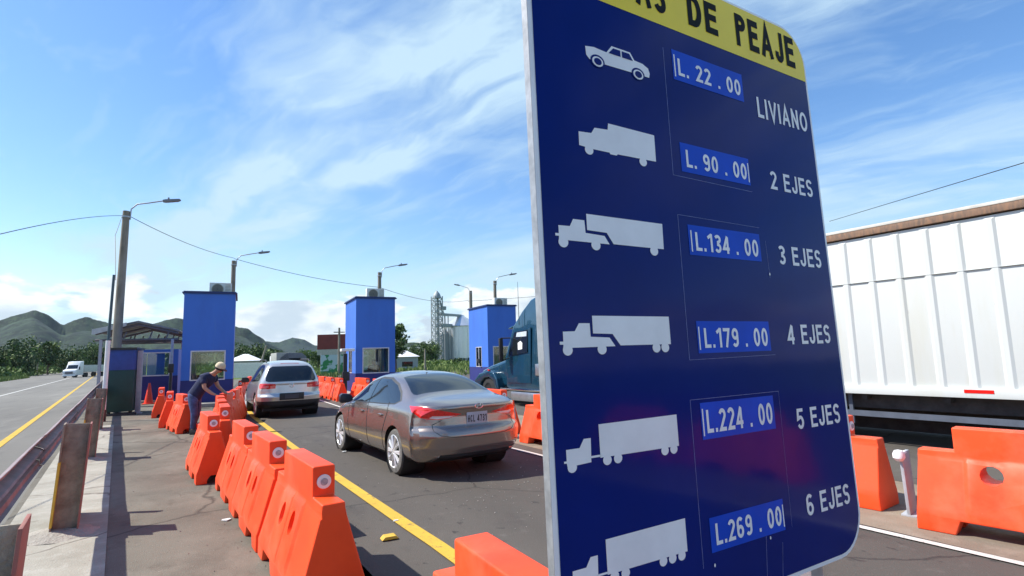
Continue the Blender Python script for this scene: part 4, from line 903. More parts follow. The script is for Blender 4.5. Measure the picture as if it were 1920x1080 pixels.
# ------------------------------------------------------------ semi-truck: trailer and tractor
TW = layered('trailer_white', (.60, .62, .59), [((.54, .53, .42), 1.6, .5, .75, .7, (1, 1, .12)), ((.50, .46, .33), 5, .62, .8, .5, (1, 1, .07)), ((.3, .28, .25), 14, .7, .76, .4, (1, 1, .3))], .5, .05, 20, .4)
TRUST = mat('rail_rust', (.30, .17, .10), .8, var=.3, scale=5, col2=(.16, .11, .08), stretch=(1, 4, 1))
UNDER = mat('underframe', (.045, .038, .036), .8, var=.3)
td = math.atan2(.13, .99)
semi = empty('semi_trailer', (9.28, 5.91, 0), td, 'long white ribbed box trailer with a rusty top rail, behind the sign and orange barriers', 'trailer')
# local frame: +y forward (heading), x right, left side at x=0, y from -6 (rear) to 8.2 (front)
Y0, Y1 = -6.5, 7.4
mb = MB(); mb.bx((.03, Y0, .86), (2.45, Y1, 3.46)); mb.build('side_wall', TW, semi, .01)
mb = MB()
ribs = [-.40*k-.14 for k in range(0, 17)]+[.26+.40*k for k in range(0, 18)]
for y in ribs:
    mb.prism([(y-.085, .03), (y-.05, -.004), (y+.05, -.004), (y+.085, .03)], .98, 3.44, 'z') if False else mb.add([(.032, y-.07, .985), (.008, y-.03, .985), (.008, y+.03, .985), (.032, y+.07, .985), (.032, y-.07, 3.43), (.008, y-.03, 3.40), (.008, y+.03, 3.40), (.032, y+.07, 3.43)], [(0, 1, 5, 4), (1, 2, 6, 5), (2, 3, 7, 6), (0, 3, 2, 1), (4, 5, 6, 7)])
r_ = mb.build('rib', TW, semi, 0, 20); r_['kind'] = 'stuff'
MB().bx((-.02, Y0, 3.48), (2.5, Y1, 3.59)).build('top_rail', TRUST, semi, .008)
MB().bx((-.025, Y0, 3.592), (2.5, Y1, 3.64)).build('roof_edge', mat('rail_pale', (.6, .58, .52), .6), semi, .004)
MB().bx((-.015, Y0, .85), (2.48, Y1, .985)).build('bottom_rail', TW, semi, .006)
mb = MB(); mb.bx((.0045, Y0, 2.70), (.03, Y1, 2.7025)); mb.build('panel_seam', mat('seam_grey', (.4, .4, .38), .7), semi)
for y in (-1.78, 3.2, -5.5): MB().bx((-.020, y-.17, .920), (-.015, y+.17, .970)).build('marker_strip', RED, semi)
for y in (1.8, -3.4): MB().bx((-.020, y-.17, .920), (-.015, y+.17, .970)).build('marker_strip', WHITE, semi)
mb = MB(); mb.bx((.5, Y0, .62), (.62, Y1, .85)); mb.bx((1.85, Y0, .62), (1.97, Y1, .85))
for k in range(12): mb.bx((.1, Y0+.5+k*1.15, .76), (2.4, Y0+.58+k*1.15, .85))
mb.bx((.26, Y0, .60), (.30, Y1, .848)); mb.bx((1.3, Y0+.3, .12), (2.2, Y1-.3, .5)); mb.build('chassis', UNDER, semi)  # lower inner box is an added dark tray that blocks light under the trailer
mb = MB(); mb.bx((.12, -4.6, .47), (.16, 5.4, .56))
for y in (-2.5, 0, 2.6, 5.3): mb.bx((.13, y, .34), (.17, y+.06, .86))
mb.build('side_guard', mat('guard_bluegrey', (.08, .095, .125), .6), semi)
mb = MB(); mb.bx((.3, .6, .42), (2.2, 3.0, .74)); mb.build('under_box', UNDER, semi, .01)
for y in (-5.6, -4.4, 4.6):
    for x in (.08, 2.12):
        q = MB(); q.lathe([(0, .02), (.2, .02), (.28, -.03), (.44, 0), (.47, .05), (.47, .28), (.3, .30), (0, .3)], (x, y, .47), 'x', 28); q.build('wheel', BLACK, semi)
mb = MB(); mb.bx((.5, 3.3, 0), (.62, 3.42, .8)); mb.bx((1.9, 3.3, 0), (2.02, 3.42, .8)); mb.bx((.42, 3.24, 0), (.7, 3.48, .03)); mb.build('landing_leg', UNDER, semi)

TEAL = mat('teal_paint', (.006, .048, .085), .25, .2, var=.08, scale=3, coat=1)
trac = empty('truck_tractor', (9.28-.13*8.1, 5.91+.99*8.1, 0), td, 'dark teal semi-truck tractor with sleeper cab behind the sign\'s left edge', 'truck')
# local y: 0 = back of sleeper, forward to 5.1 (bumper); left side x=.0 .. 2.3
def tprof(P, x0, x1, name, mt, top_in=0, bev=.06, parent=trac):
    mb = MB(); mb.prism(P, x0, x1, 'x'); zs = [p[1] for p in P]; zm = max(zs)
    mb.v = [(x+(top_in*max(0, (z-1.9)/(zm-1.9)) if x < 1.15 else -top_in*max(0, (z-1.9)/(zm-1.9))), y, z) for x, y, z in mb.v]
    return mb.build(name, mt, parent, bev, 40, 3)
cabP = [(0, .55), (2.55, .55), (2.62, 1.35), (2.60, 1.62), (2.2, 2.55), (2.05, 2.72), (1.7, 3.05), (1.25, 3.38), (.7, 3.52), (0, 3.56)]
cab = tprof(cabP, 0, 2.3, 'cab', TEAL, .16, .09)
hoodP = [(2.55, .6), (4.55, .55), (4.62, .95), (4.45, 1.12), (3.9, 1.28), (2.6, 1.55)]
hood = tprof(hoodP, .22, 2.08, 'hood', TEAL, 0, .12)
fend = tprof([(3.05, .5), (3.12, .85), (3.32, 1.06), (3.65, 1.14), (4.3, 1.02), (4.62, .8), (4.66, .5), (4.3, .5), (4.2, .72), (3.95, .87), (3.65, .9), (3.35, .78), (3.22, .5)], -.02, .3, 'fender', TEAL, 0, .05)
fend2 = tprof([(3.05, .5), (3.12, .85), (3.32, 1.06), (3.65, 1.14), (4.3, 1.02), (4.62, .8), (4.66, .5), (4.3, .5), (4.2, .72), (3.95, .87), (3.65, .9), (3.35, .78), (3.22, .5)], 2.0, 2.32, 'fender', TEAL, 0, .05)
MB().prism([(4.5, .3), (4.95, .32), (5.0, .62), (4.6, .66)], .02, 2.28, 'x').build('bumper', CHROME, trac, .04)
# windscreen slanted, side window in the door
def xin(z): return .16*max(0, (z-1.9)/(3.56-1.9))
def sidepane(P, name, mt, off, parent=trac):
    mb = MB(); n = len(P); mb.add([(xin(z)-off, y, z) for y, z in P]+[(xin(z)+.01, y, z) for y, z in P], [tuple(range(n)), tuple(range(n, 2*n))[::-1]]+[(i, n+i, n+(i+1) % n, (i+1) % n) for i in range(n)]); return mb.build(name, mt, parent, 0, 0)
door = sidepane([(1.15, .75), (2.45, .75), (2.48, 1.6), (2.12, 2.45), (1.15, 2.5)], 'door', TEAL, .012)
sidepane([(1.30, 1.72), (2.36, 1.60), (2.30, 1.80), (2.03, 2.38), (1.30, 2.42)], 'door_window', DKGLASS, .018, door)
sidepane([(1.34, 2.22), (1.92, 2.22), (1.88, 2.36), (1.34, 2.38)], 'sun_visor', mat('pale_visor', (.5, .55, .6), .4), .022, door)
sidepane([(1.55, 1.82), (1.78, 1.80), (1.80, 2.02), (1.66, 2.08), (1.55, 2.0)], 'white_cap', WHITE, .021, door)
mb = MB(); mb.add([(.08, 2.635, 1.66), (2.22, 2.635, 1.66), (2.1, 2.235, 2.55), (.2, 2.235, 2.55), (.08, 2.615, 1.66), (2.22, 2.615, 1.66), (2.1, 2.215, 2.55), (.2, 2.215, 2.55)], [(0, 1, 2, 3), (7, 6, 5, 4), (0, 4, 5, 1), (1, 5, 6, 2), (2, 6, 7, 3), (3, 7, 4, 0)]); mb.build('windscreen', DKGLASS, trac)
MB().prism([(2.2, 2.56), (2.55, 2.5), (2.57, 2.54), (2.25, 2.62)], .15, 2.15, 'x').build('visor', TEAL, trac, .01)
for s, x in ((-1, -.28), (1, 2.48)):
    MB().bx((x-.07, 2.35, 1.45), (x+.07, 2.43, 2.2)).build('mirror', DARKPL, trac, .025)
    mb = MB(); xx = 0 if s < 0 else 2.3; mb.tube([(xx, 2.35, 1.55), (x, 2.39, 1.45)], .02, 6); mb.tube([(xx, 2.2, 2.2), (x, 2.39, 2.2)], .02, 6); mb.build('mirror_arm', DARKPL, trac)
mb = MB(); mb.tube([(.05, 4.2, 1.2), (-.02, 4.28, 1.42)], .014, 6); mb.cyl((-.06, 4.27, 1.47), (.02, 4.29, 1.47), .075, n=14); mb.build('hood_mirror', DARKPL, trac)
MB().cyl((.0, 1.7, 2.6), (.0, 1.72, 4.0), .012, .006, 6).build('antenna', BLACK, trac)
MB().bx((-.03, .2, .50), (.6, 2.9, .56)).build('step', CHROME, trac, .01); MB().bx((-.01, .3, .18), (.5, 2.3, .48)).build('fuel_tank', ALU, trac, .06)
MB().bx((-.006, .55, 1.0), (.02, .9, 1.35)).build('side_vent', ALU, trac, .01); MB().bx((-.04, 3.55, 1.12), (.02, 3.66, 1.17)).build('marker_light', RED, trac, .008)
MB().bx((.3, -2.2, .5), (2.0, 3.5, .66)).build('frame', UNDER, trac)
for y in (-1.7, -.6, 3.75):
    for x in (.05, 2.0):
        q = MB(); q.lathe([(0, .02), (.2, .02), (.26, -.02), (.42, 0), (.45, .05), (.45, .25), (.3, .27), (0, .27)], (x, y, .45), 'x', 28); q.build('wheel', BLACK, trac)

# white articulated truck on the highway, seen from the front
WT = mat('far_truck_white', (.72, .74, .74), .4)
t = empty('articulated_truck', (-23.6, 108, -.03), R(170), 'small white articulated truck approaching on the highway at the left', 'truck')
t.scale = (.7,)*3
mb = MB(); mb.prism([(0, .5), (1.6, .5), (1.7, 1.4), (1.5, 1.7), (.35, 1.9), (-.3, 2.9), (-.7, 3.5), (-2.2, 3.6), (-2.2, .5)], -1.2, 1.2, 'x'); mb.build('cab', WT, t, .08)
MB().add([(-1.0, .35+.01, 1.93), (1.0, .36, 1.93), (.95, -.22, 2.78), (-.95, -.22, 2.78)], [(0, 1, 2, 3)]).build('windscreen', DKGLASS, t, 0, 0)
MB().bx((-.7, 1.62, .8), (.7, 1.74, 1.35)).build('grille', mat('far_grille', (.15, .15, .16), .4, .5), t); MB().bx((-1.2, 1.5, .35), (1.2, 1.85, .6)).build('bumper', WT, t, .03)
for x in (-.95, .95): MB().bx((x-.18, 1.58, .85), (x+.18, 1.73, 1.05)).build('headlight', ALU, t, .03)
for x in (-1.35, 1.35): MB().bx((x-.1, .1, 1.7), (x+.1, .2, 2.4)).build('mirror', DARKPL, t)
MB().bx((-1.25, -15, 1.1), (1.25, -2.6, 2.7)).build('trailer_box', mat('far_trailer', (.5, .52, .5), .5), t, .02)
for y in (.9, -3, -4.2, -12.5, -13.7):
    for x in (-1.15, .85): q = MB(); q.lathe([(0, 0), (.5, 0), (.5, .3), (0, .3)], (x, y, .5), 'x', 16); q.build('wheel', BLACK, t)
# dark pickup with covered load ahead of the SUV
t = empty('covered_truck', (3.6, 46.5, 0), R(3), 'grey covered truck driving away ahead of the silver SUV', 'truck')
mb = MB(); mb.prism([(-1.1, .9), (1.1, .9), (1.1, 1.95), (.75, 2.25), (-.4, 2.3), (-.85, 1.95), (-1.1, 1.4)], 0, 4, 'y'); mb.build('load_cover', mat('cover_grey', (.14, .15, .16), .6), t, .05)
MB().bx((-1.12, .0, 1.3), (-.2, 4.2, 2.3)).build('box', mat('box_pale', (.33, .34, .3), .6), t, .03); MB().bx((-1.1, -.1, .5), (1.1, 6, .9)).build('chassis', UNDER, t)
MB().bx((-1.0, 4.3, .7), (1.0, 6.2, 2.1)).build('cab', WT, t, .08); MB().bx((-.2, -.03, 1.35), (.7, .0, 1.85)).build('rear_window', DKGLASS, t)
for y in (.8, 5.3):
    for x in (-1.1, .85): q = MB(); q.lathe([(0, 0), (.42, 0), (.42, .25), (0, .25)], (x, y, .42), 'x', 16); q.build('wheel', BLACK, t)

# ------------------------------------------------------------ people
def skin(name, V, E, root_i=0, lv=2):
    me = bpy.data.meshes.new(name); me.from_pydata([v[:3] for v in V], E, []); o = bpy.data.objects.new(name, me); COL.objects.link(o)
    md = o.modifiers.new('s', 'SKIN'); md.use_smooth_shade = True; sk = me.skin_vertices[0].data
    for i, v in enumerate(V): r = v[3]; sk[i].radius = r if isinstance(r, tuple) else (r, r); sk[i].use_root = (i == root_i)
    m2 = o.modifiers.new('u', 'SUBSURF'); m2.levels = lv; m2.render_levels = lv
    bpy.context.view_layer.update(); nm = bpy.data.meshes.new_from_object(o.evaluated_get(bpy.context.evaluated_depsgraph_get())); bpy.data.objects.remove(o); return nm
SKIN = mat('skin', (.42, .22, .14), .55, var=.06); SHIRT = mat('navy_shirt', (.010, .016, .06), .85, var=.3, scale=9, bump=.5, bscale=18)
JEANS = mat('blue_jeans', (.045, .075, .17), .9, var=.45, scale=7, bump=.5, bscale=25); SHOE = mat('shoe_black', (.015, .015, .017), .6)
# leaning man; local frame: faces +x (towards the barriers), z up; origin between the feet
man = empty('person', (-.98, 15.25, 0), R(-32), 'man in navy T-shirt, jeans and a pale cap leaning over the orange barriers', 'person')
def man_pts(g):
    hipz = .90
    V = [(.04, 0, hipz, .13+g), (.16, 0, 1.10, (.12+g, .15+g)), (.31, 0, 1.27, (.12+g, .165+g)), (.42, 0, 1.38, (.10+g, .14+g)), (.50, 0, 1.43, .062+g), (.58, 0, 1.475, .058), (.65, 0, 1.515, .095), (.685, 0, 1.50, .085)]
    return V
V = [(.02, 0, .90, (.13, .15)), (.14, 0, 1.08, (.11, .145)), (.29, 0, 1.25, (.12, .17)), (.40, 0, 1.34, (.10, .15)), (.49, 0, 1.41, .06), (.55, 0, 1.45, .056), (.62, 0, 1.50, .088), (.665, 0, 1.52, .085),
     (.37, .19, 1.32, .062), (.44, .23, 1.10, .046), (.62, .20, .96, .036), (.68, .19, .93, .03),
     (.37, -.19, 1.32, .062), (.42, -.24, 1.08, .046), (.60, -.20, .94, .036), (.66, -.19, .915, .03),
     (.0, .10, .84, .095), (.02, .13, .50, .064), (-.12, .14, .10, .045), (-.06, .145, .045, .042), (.06, .15, .035, .035),
     (.02, -.10, .84, .095), (.12, -.12, .50, .064), (.10, -.13, .10, .045), (.15, -.135, .045, .042), (.27, -.14, .035, .035)]
E_ = [(0, 1), (1, 2), (2, 3), (3, 4), (4, 5), (5, 6), (6, 7), (3, 8), (8, 9), (9, 10), (10, 11), (3, 12), (12, 13), (13, 14), (14, 15), (0, 16), (16, 17), (17, 18), (18, 19), (19, 20), (0, 21), (21, 22), (22, 23), (23, 24), (24, 25)]
for hs in (11, 15):      # five fingers per hand
    x, y, z, _ = V[hs]
    for k, (dy, ln) in enumerate(((-.03, .06), (-.01, .072), (.01, .07), (.03, .055))):
        i = len(V); V.append((x+.03, y+dy, z-.005, .0095)); V.append((x+.03+ln*.7, y+dy*1.2, z-.02, .0085)); V.append((x+.03+ln, y+dy*1.2, z-.04, .0075)); E_ += [(hs, i), (i, i+1), (i+1, i+2)]
    s = 1 if y < 0 else -1; i = len(V); V.append((x+.01, y+s*.035, z-.01, .011)); V.append((x+.035, y+s*.055, z-.03, .009)); E_ += [(hs, i), (i, i+1)]
VB = [(*v[:3], tuple(a*.58 for a in v[3])) if i < 4 else v for i, v in enumerate(V)]
link('body', skin('body', VB, E_), man, SKIN, 60)
def sub(idx, g, extra=()):
    mp = {}; W2 = []
    for i in idx:
        r = V[i][3]; r = tuple(a+g for a in r) if isinstance(r, tuple) else r+g; mp[i] = len(W2); W2.append((*V[i][:3], r))
    Ed = [(mp[a], mp[b]) for a, b in E_ if a in mp and b in mp]; return W2, Ed, mp
W2, Ed, mp = sub([0, 1, 2, 3, 4, 8, 12], .03)
W2.append((.41, .215, 1.17, .075)); Ed.append((mp[8], len(W2)-1)); W2.append((.40, -.225, 1.15, .075)); Ed.append((mp[12], len(W2)-1))
W2.append((-.02, 0, .84, (.165, .185))); Ed.append((mp[0], len(W2)-1)); link('shirt', skin('shirt', W2, Ed, 1), man, SHIRT, 60)
W2, Ed, mp = sub([0, 16, 17, 18, 21, 22, 23], .018); W2.append((.05, 0, .96, (.145, .17))); Ed.append((mp[0], len(W2)-1)); link('trousers', skin('trousers', W2, Ed, 0), man, JEANS, 60)
for (a, b_, y) in ((-.17, .09, .145), (.05, .30, -.135)):
    mb = MB(); mb.prism([(a, 0), (b_, 0), (b_+.01, .04), (b_-.08, .085), (a+.12, .13), (a, .12)], y-.048, y+.048, 'y'); mb.build('shoe', SHOE, man, .02)
mb = MB(); mb.lathe([(.115, 0), (.113, .05), (.09, .10), (.05, .125), (0, .13)], n=20); M3 = Matrix.Translation((.635, 0, 1.545)) @ Matrix.Rotation(R(28), 4, 'Y'); mb.v = [tuple(M3 @ Vector(q)) for q in mb.v]
mb.m(1); mb.add([tuple(M3 @ Vector(q)) for q in [(.08, -.08, .0), (.08, .08, .0), (.17, .06, -.015), (.2, 0, -.02), (.17, -.06, -.015), (.08, -.08, .012), (.08, .08, .012), (.17, .06, -.003), (.2, 0, -.008), (.17, -.06, -.003)]], [(0, 4, 3, 2, 1), (5, 6, 7, 8, 9), (0, 1, 6, 5), (1, 2, 7, 6), (2, 3, 8, 7), (3, 4, 9, 8), (4, 0, 5, 9)])
mb.build('cap', [mat('cap_pale', (.62, .5, .33), .8), mat('cap_brim', (.13, .02, .02), .7)], man)
hb = MB(); hb.lathe([(.098, -.05), (.105, -.02), (.104, .03)], n=20); hb.v = [tuple(M3 @ Vector(q)) for q in hb.v]; hb.build('hair', mat('hair_black', (.012, .01, .01), .7), man)
fc = MB(); 
for s in (-1, 1): fc.lathe([(0, -.012), (.012, 0), (0, .012)], (.735, .032*s, 1.535), 'z', 8)
fc.build('eye', SHOE, man); nb = MB(); nb.add([(.745, -.014, 1.49), (.745, .014, 1.49), (.765, 0, 1.492), (.748, 0, 1.53)], [(0, 1, 2), (0, 2, 3), (1, 3, 2), (0, 3, 1)]); nb.build('nose', SKIN, man)
# seated person inside the middle booth
pb = empty('person', (5.62, 26.15, .0), R(180), 'person in a dark top with red seated inside the middle booth\'s window', 'person')
Vb = [(0, 0, .78, .15), (0, .02, 1.0, (.15, .13)), (0, .03, 1.25, (.17, .12)), (0, .02, 1.38, .06), (0, .04, 1.48, .09), (0, .05, 1.54, .085), (.2, .02, 1.3, .06), (.26, .15, 1.05, .045), (.15, .35, .98, .035), (-.2, .02, 1.3, .06), (-.26, .15, 1.05, .045), (-.15, .35, .98, .035), (.1, .3, .72, .08), (-.1, .3, .72, .08), (.1, .4, .3, .05), (-.1, .4, .3, .05)]
Eb = [(0, 1), (1, 2), (2, 3), (3, 4), (4, 5), (2, 6), (6, 7), (7, 8), (2, 9), (9, 10), (10, 11), (0, 12), (0, 13), (12, 14), (13, 15)]
link('body', skin('body', Vb, Eb, 0, 1), pb, SKIN, 60)
W2 = [(*Vb[i][:3], tuple(a+.02 for a in Vb[i][3]) if isinstance(Vb[i][3], tuple) else Vb[i][3]+.02) for i in (0, 1, 2, 6, 7, 9, 10)]
link('jacket', skin('jacket', W2, [(0, 1), (1, 2), (2, 3), (3, 4), (2, 5), (5, 6)], 0, 1), pb, mat('dark_red_cloth', (.12, .012, .02), .8), 60)
hb = MB(); hb.lathe([(0, .1), (.06, .085), (.1, .03), (.1, -.02)], (0, .03, 1.53), 'z', 14); hb.build('hair', MATS['hair_black'], pb)

# ------------------------------------------------------------ distant structures
def house(x, y, w, d, h, rh, rz, label):
    t = empty('house', (x, y, 0), rz, label, 'house', 'small white-roofed houses beyond the toll plaza')
    MB().bx((-w/2, 0, 0), (w/2, d, h)).build('wall', mat('house_wall', (.33, .34, .35), .8), t)
    mb = MB(); a = w/2+.3
    mb.add([(-a, -.3, h), (a, -.3, h), (a, d+.3, h), (-a, d+.3, h), (-.3, d/2, h+rh), (.3, d/2, h+rh)], [(0, 1, 5, 4), (1, 2, 5), (2, 3, 4, 5), (3, 0, 4), (0, 3, 2, 1)]); mb.build('roof', mat('house_roof', (.75, .76, .78), .5), t)
    MB().bx((w*.05, -.02, h*.2), (w*.35, .03, h*.6)).build('window', DKGLASS, t)
house(.4, 84, 3.8, 5, 1.8, .95, R(-5), 'small grey house with a white hipped roof right of the first booth'); house(20.6, 78, 5, 5, 1.75, 1.15, R(-15), 'small house with a white roof right of the middle booth')
t = empty('fence', (-1.6, 66, 0), R(-30), 'white corrugated metal fence behind the first booth', 'fence'); mb = MB(); v = []; f = []
for k in range(120):
    x = k*.06; v += [(x, .03*(k % 2), 0), (x, .03*(k % 2), 1.55)]
    if k: f.append((2*k-2, 2*k, 2*k+1, 2*k-1))
mb.add(v, f); mb.build('sheet', mat('fence_white', (.62, .64, .6), .6), t, 0, 0); mb = MB()
for k in range(5): mb.bx((k*1.75, .05, 0), (k*1.75+.08, .12, 1.6))
mb.build('posts', STEEL, t)
# banner with green leaf pattern
t = empty('banner', (8.2, 66, 0), R(-12), 'green and white printed banner between the silver SUV and the middle booth', 'banner')
gb = mat('banner_print', (.45, .55, .58), .6, scale=.9, col2=(.03, .22, .07), lo=.48, hi=.52, detail=2)
MB().bx((0, 0, .35), (5.2, .04, 2.2)).build('cloth', gb, t); MB().bx((0, -.01, .05), (5.2, .03, .35)).build('lower_band', mat('banner_green', (.02, .2, .08), .6), t)
for x in (0, 2.6, 5.2): MB().cyl((x, .08, 0), (x, .08, 2.4), .04, n=8).build('pole', STEEL, t)
# billboard
t = empty('billboard', (13.6, 92, 0), R(-27), 'large red-brown billboard on posts left of the middle booth', 'billboard')
MB().bx((-2.9, 0, 3.3), (2.9, .3, 5.7)).build('board', mat('billboard_red', (.17, .025, .02), .7, var=.15, scale=.8), t); mb = MB()
for x in (-2, 0, 2): mb.bx((x-.12, .1, 0), (x+.12, .3, 3.3))
mb.build('posts', STEEL, t); MB().bx((-2.9, -.02, 2.4), (2.9, .25, 3.28)).build('lower_panel', mat('bill_pale', (.4, .38, .33), .8), t)
# grain silo complex, far away
SIL = mat('silo_metal', (.72, .74, .74), .36, .75, var=.08, scale=4, bump=0)
t = empty('grain_silo', (58.5, 152, 0), 0, 'corrugated steel grain silo with conical roof left of the right booth', 'silo')
mb = MB(); prof = [(5.3+(.05 if k % 2 else 0), .9+k*.3) for k in range(32)]; mb.lathe(prof, n=48); mb.build('wall', SIL, t, 0, 60)
mb = MB(); mb.lathe([(5.6, 10.3), (1.0, 13.4), (.8, 13.7), (0, 13.8)], n=48); mb.build('roof', SIL, t, 0, 20); mb = MB(); mb.lathe([(5.6, 0), (5.6, .9), (5.2, .9)], n=48); mb.build('base', MATS['kerb_concrete'], t)
mb = MB()
for k in range(24): a = 2*pi*k/24; mb.box((5.4*cos(a), 5.4*sin(a), 5.6), (.18, .18, 9.3), a)
mb.build('stiffeners', SIL, t)
LAT = mat('lattice_steel', (.30, .33, .34), .6, .3)
t = empty('lattice_tower', (49, 146, 0), R(10), 'tall lattice bucket-elevator tower beside the silo', 'tower'); mb = MB(); H_ = 18.5; s = 1.15
for a in (-1, 1):
    for b_ in (-1, 1): mb.box((a*s, b_*s, H_/2), (.22, .22, H_))
for k in range(9):
    z = k*2.0
    for (ax, ay), (bx_, by) in (((-s, -s), (s, -s)), ((s, -s), (s, s)), ((s, s), (-s, s)), ((-s, s), (-s, -s))):
        mb.tube([(ax, ay, z), (bx_, by, z+2)], .09, 5); mb.tube([(bx_, by, z), (ax, ay, z+2)], .09, 5); mb.tube([(ax, ay, z+2), (bx_, by, z+2)], .09, 5)
mb.build('frame', LAT, t); MB().box((.2, 0, 9.5), (.45, .45, 19)).build('elevator_leg', mat('leg_grey', (.35, .38, .38), .5, .4), t); mb = MB(); mb.lathe([(0, 20.3), (.9, 19.2), (1.2, 18.4), (1.2, 18)], n=10); mb.build('head', LAT, t)
MB().box((1.9, 0, 15.2), (1.6, 1.2, 1.0)).build('platform', LAT, t)
t = empty('conveyor_bridge', (49, 146, 0), R(32), 'grey conveyor bridge from the lattice tower to the silo top', 'conveyor'); mb = MB()
mb.box((6.2, 0, 13.5), (9.5, .9, .7)); mb.box((3.4, -.5, 10.4), (5, .8, .9)); mb.cyl((3.5, 0, 0), (3.5, 0, 13.2), .2, n=8); mb.cyl((5.0, 0, 0), (5.0, 0, 13.2), .15, n=8); mb.tube([(3.5, 0, 13), (1.4, 0, 17)], .2, 6); mb.build('bridge', LAT, t)
t = empty('holding_bin', (52.3, 149.5, 0), 0, 'narrow dark bin standing between the tower and the silo', 'silo'); mb = MB(); mb.lathe([(1.5, 0), (1.5, 8), (.3, 9.6)], n=20); mb.build('bin', mat('bin_dark', (.22, .24, .25), .5, .3), t)
t = empty('water_tank', (44.5, 143, 0), R(-10), 'small white tank on stilts left of the lattice tower', 'tank'); MB().box((0, 0, 3.0), (2.2, 1.6, 1.7)).build('tank', mat('tank_white', (.6, .63, .7), .5), t, .1); mb = MB()
for x in (-.9, .9): mb.box((x, 0, 1.1), (.2, .2, 2.2))
mb.build('legs', LAT, t)
t = empty('shed', (47.5, 158, 0), R(-10), 'low pale shed behind the lattice tower\'s foot', 'shed'); MB().bx((-3, 0, 0), (3, 4, 2.6)).build('wall', MATS['house_wall'], t); MB().add([(-3.3, -.3, 2.6), (3.3, -.3, 2.6), (3.3, 4.3, 2.6), (-3.3, 4.3, 2.6), (-3.3, 2, 4.6), (3.3, 2, 4.6)], [(0, 1, 5, 4), (2, 3, 4, 5), (1, 2, 5), (3, 0, 4), (0, 3, 2, 1)]).build('roof', mat('shed_roof', (.4, .44, .44), .5), t, 0, 0)

# ------------------------------------------------------------ vegetation
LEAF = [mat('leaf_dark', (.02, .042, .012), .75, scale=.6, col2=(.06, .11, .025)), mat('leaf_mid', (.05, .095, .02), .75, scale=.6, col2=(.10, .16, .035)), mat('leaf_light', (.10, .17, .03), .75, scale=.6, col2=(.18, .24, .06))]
BARK = mat('bark', (.12, .09, .065), .9, bump=.5)
def leafquad(V, F, p, s, r):
    a = Vector((r.gauss(0, 1), r.gauss(0, 1), r.gauss(0, 1))).normalized(); b = a.orthogonal().normalized(); b.rotate(Matrix.Rotation(r.random()*6.28, 3, a)); c = a.cross(b)
    o = len(V); V += [tuple(p+b*s), tuple(p+c*s*.6), tuple(p-b*s), tuple(p-c*s*.6)]; F.append((o, o+1, o+2, o+3))
def crown_mesh(seed, w, h, base, nclump, nleaf, ls):
    r = random.Random(seed); V = []; F = []; MI = []; lim = []
    for k in range(nclump):
        while True:
            q = Vector((r.uniform(-1, 1), r.uniform(-1, 1), r.uniform(-1, 1)))
            if .15 < q.length < 1: break
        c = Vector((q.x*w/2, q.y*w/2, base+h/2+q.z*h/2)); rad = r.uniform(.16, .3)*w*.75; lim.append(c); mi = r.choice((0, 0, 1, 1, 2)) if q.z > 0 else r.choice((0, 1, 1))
        for j in range(nleaf):
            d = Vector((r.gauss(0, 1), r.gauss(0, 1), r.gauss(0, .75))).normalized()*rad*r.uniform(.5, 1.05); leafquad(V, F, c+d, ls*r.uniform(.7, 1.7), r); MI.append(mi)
    return V, F, MI, lim
def make_tree(seed, w, h, th, nclump=26, nleaf=70, ls=.26):
    V, F, MI, lim = crown_mesh(seed, w, h, th, nclump, nleaf, ls)
    root = empty('tree', (0, 0, 0)); me = bpy.data.meshes.new('crown'); me.from_pydata(V, [], F); me.update()
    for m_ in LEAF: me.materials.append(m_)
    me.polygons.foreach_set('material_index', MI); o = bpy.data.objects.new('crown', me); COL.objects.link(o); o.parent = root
    mb = MB(); mb.tube([(0, 0, -.1), (.1, 0, th*.6), (0, .1, th+h*.3), (.1, 0, th+h*.6)], [.25, .2, .13, .05], 8)
    for c in lim[:8]: mb.tube([(0, .05, th*.8), (c*.5)+Vector((0, 0, th*.35)), c], [.1, .06, .025], 5)
    mb.build('trunk', BARK, root); return root
protos = [make_tree(1, 7, 6, 2.2), make_tree(2, 9, 6.5, 1.6, 34), make_tree(3, 6, 7, 2.6, 24), make_tree(4, 10, 5.5, 1.4, 36)]
used = set()
def tree(k, x, y, sc, rz, label, group):
    p = protos[k]
    if k not in used: used.add(k); p.location = (x, y, 0); p.rotation_euler.z = rz; p.scale = (sc,)*3; o = p
    else: o = dup(p, (x, y, 0), rz, None, None, sc)
    o['label'] = label; o['category'] = 'tree'; o['group'] = group
ordn = ['first', 'second', 'third', 'fourth', 'fifth', 'sixth', 'seventh', 'eighth', 'ninth', 'tenth', 'eleventh', 'twelfth', 'thirteenth', 'fourteenth']
# dark tree line left of the highway (pixel columns 0..185)
tl = [(-60, 146, 1.0, 1), (-52, 140, 1.25, 3), (-55, 152, 1.1, 0), (-48, 146, 1.2, 1), (-43, 150, 1.0, 3), (-44, 158, 1.15, 1), (-40, 162, .95, 2), (-38, 172, 1.05, 3), (-37, 190, 1.1, 1), (-36, 205, 1.2, 3), (-68, 150, 1.1, 3), (-76, 152, 1.2, 1)]
for i, (x, y, sc, k) in enumerate(sorted(tl, key=lambda q: q[0]/q[1])): tree(k, x, y, sc*.82, i*1.3, '%s dark green tree from the left in the line beyond the highway' % ordn[i], 'dark trees beyond the highway')
mid = [(-1.5, 112, .95, 1), (3, 118, 1.05, 3), (6.5, 128, .75, 0), (-6, 105, .9, 2), (14, 150, .8, 1), (20, 120, .62, 3), (16.5, 108, .78, 1), (12.5, 104, .62, 0), (22, 100, .55, 3)]
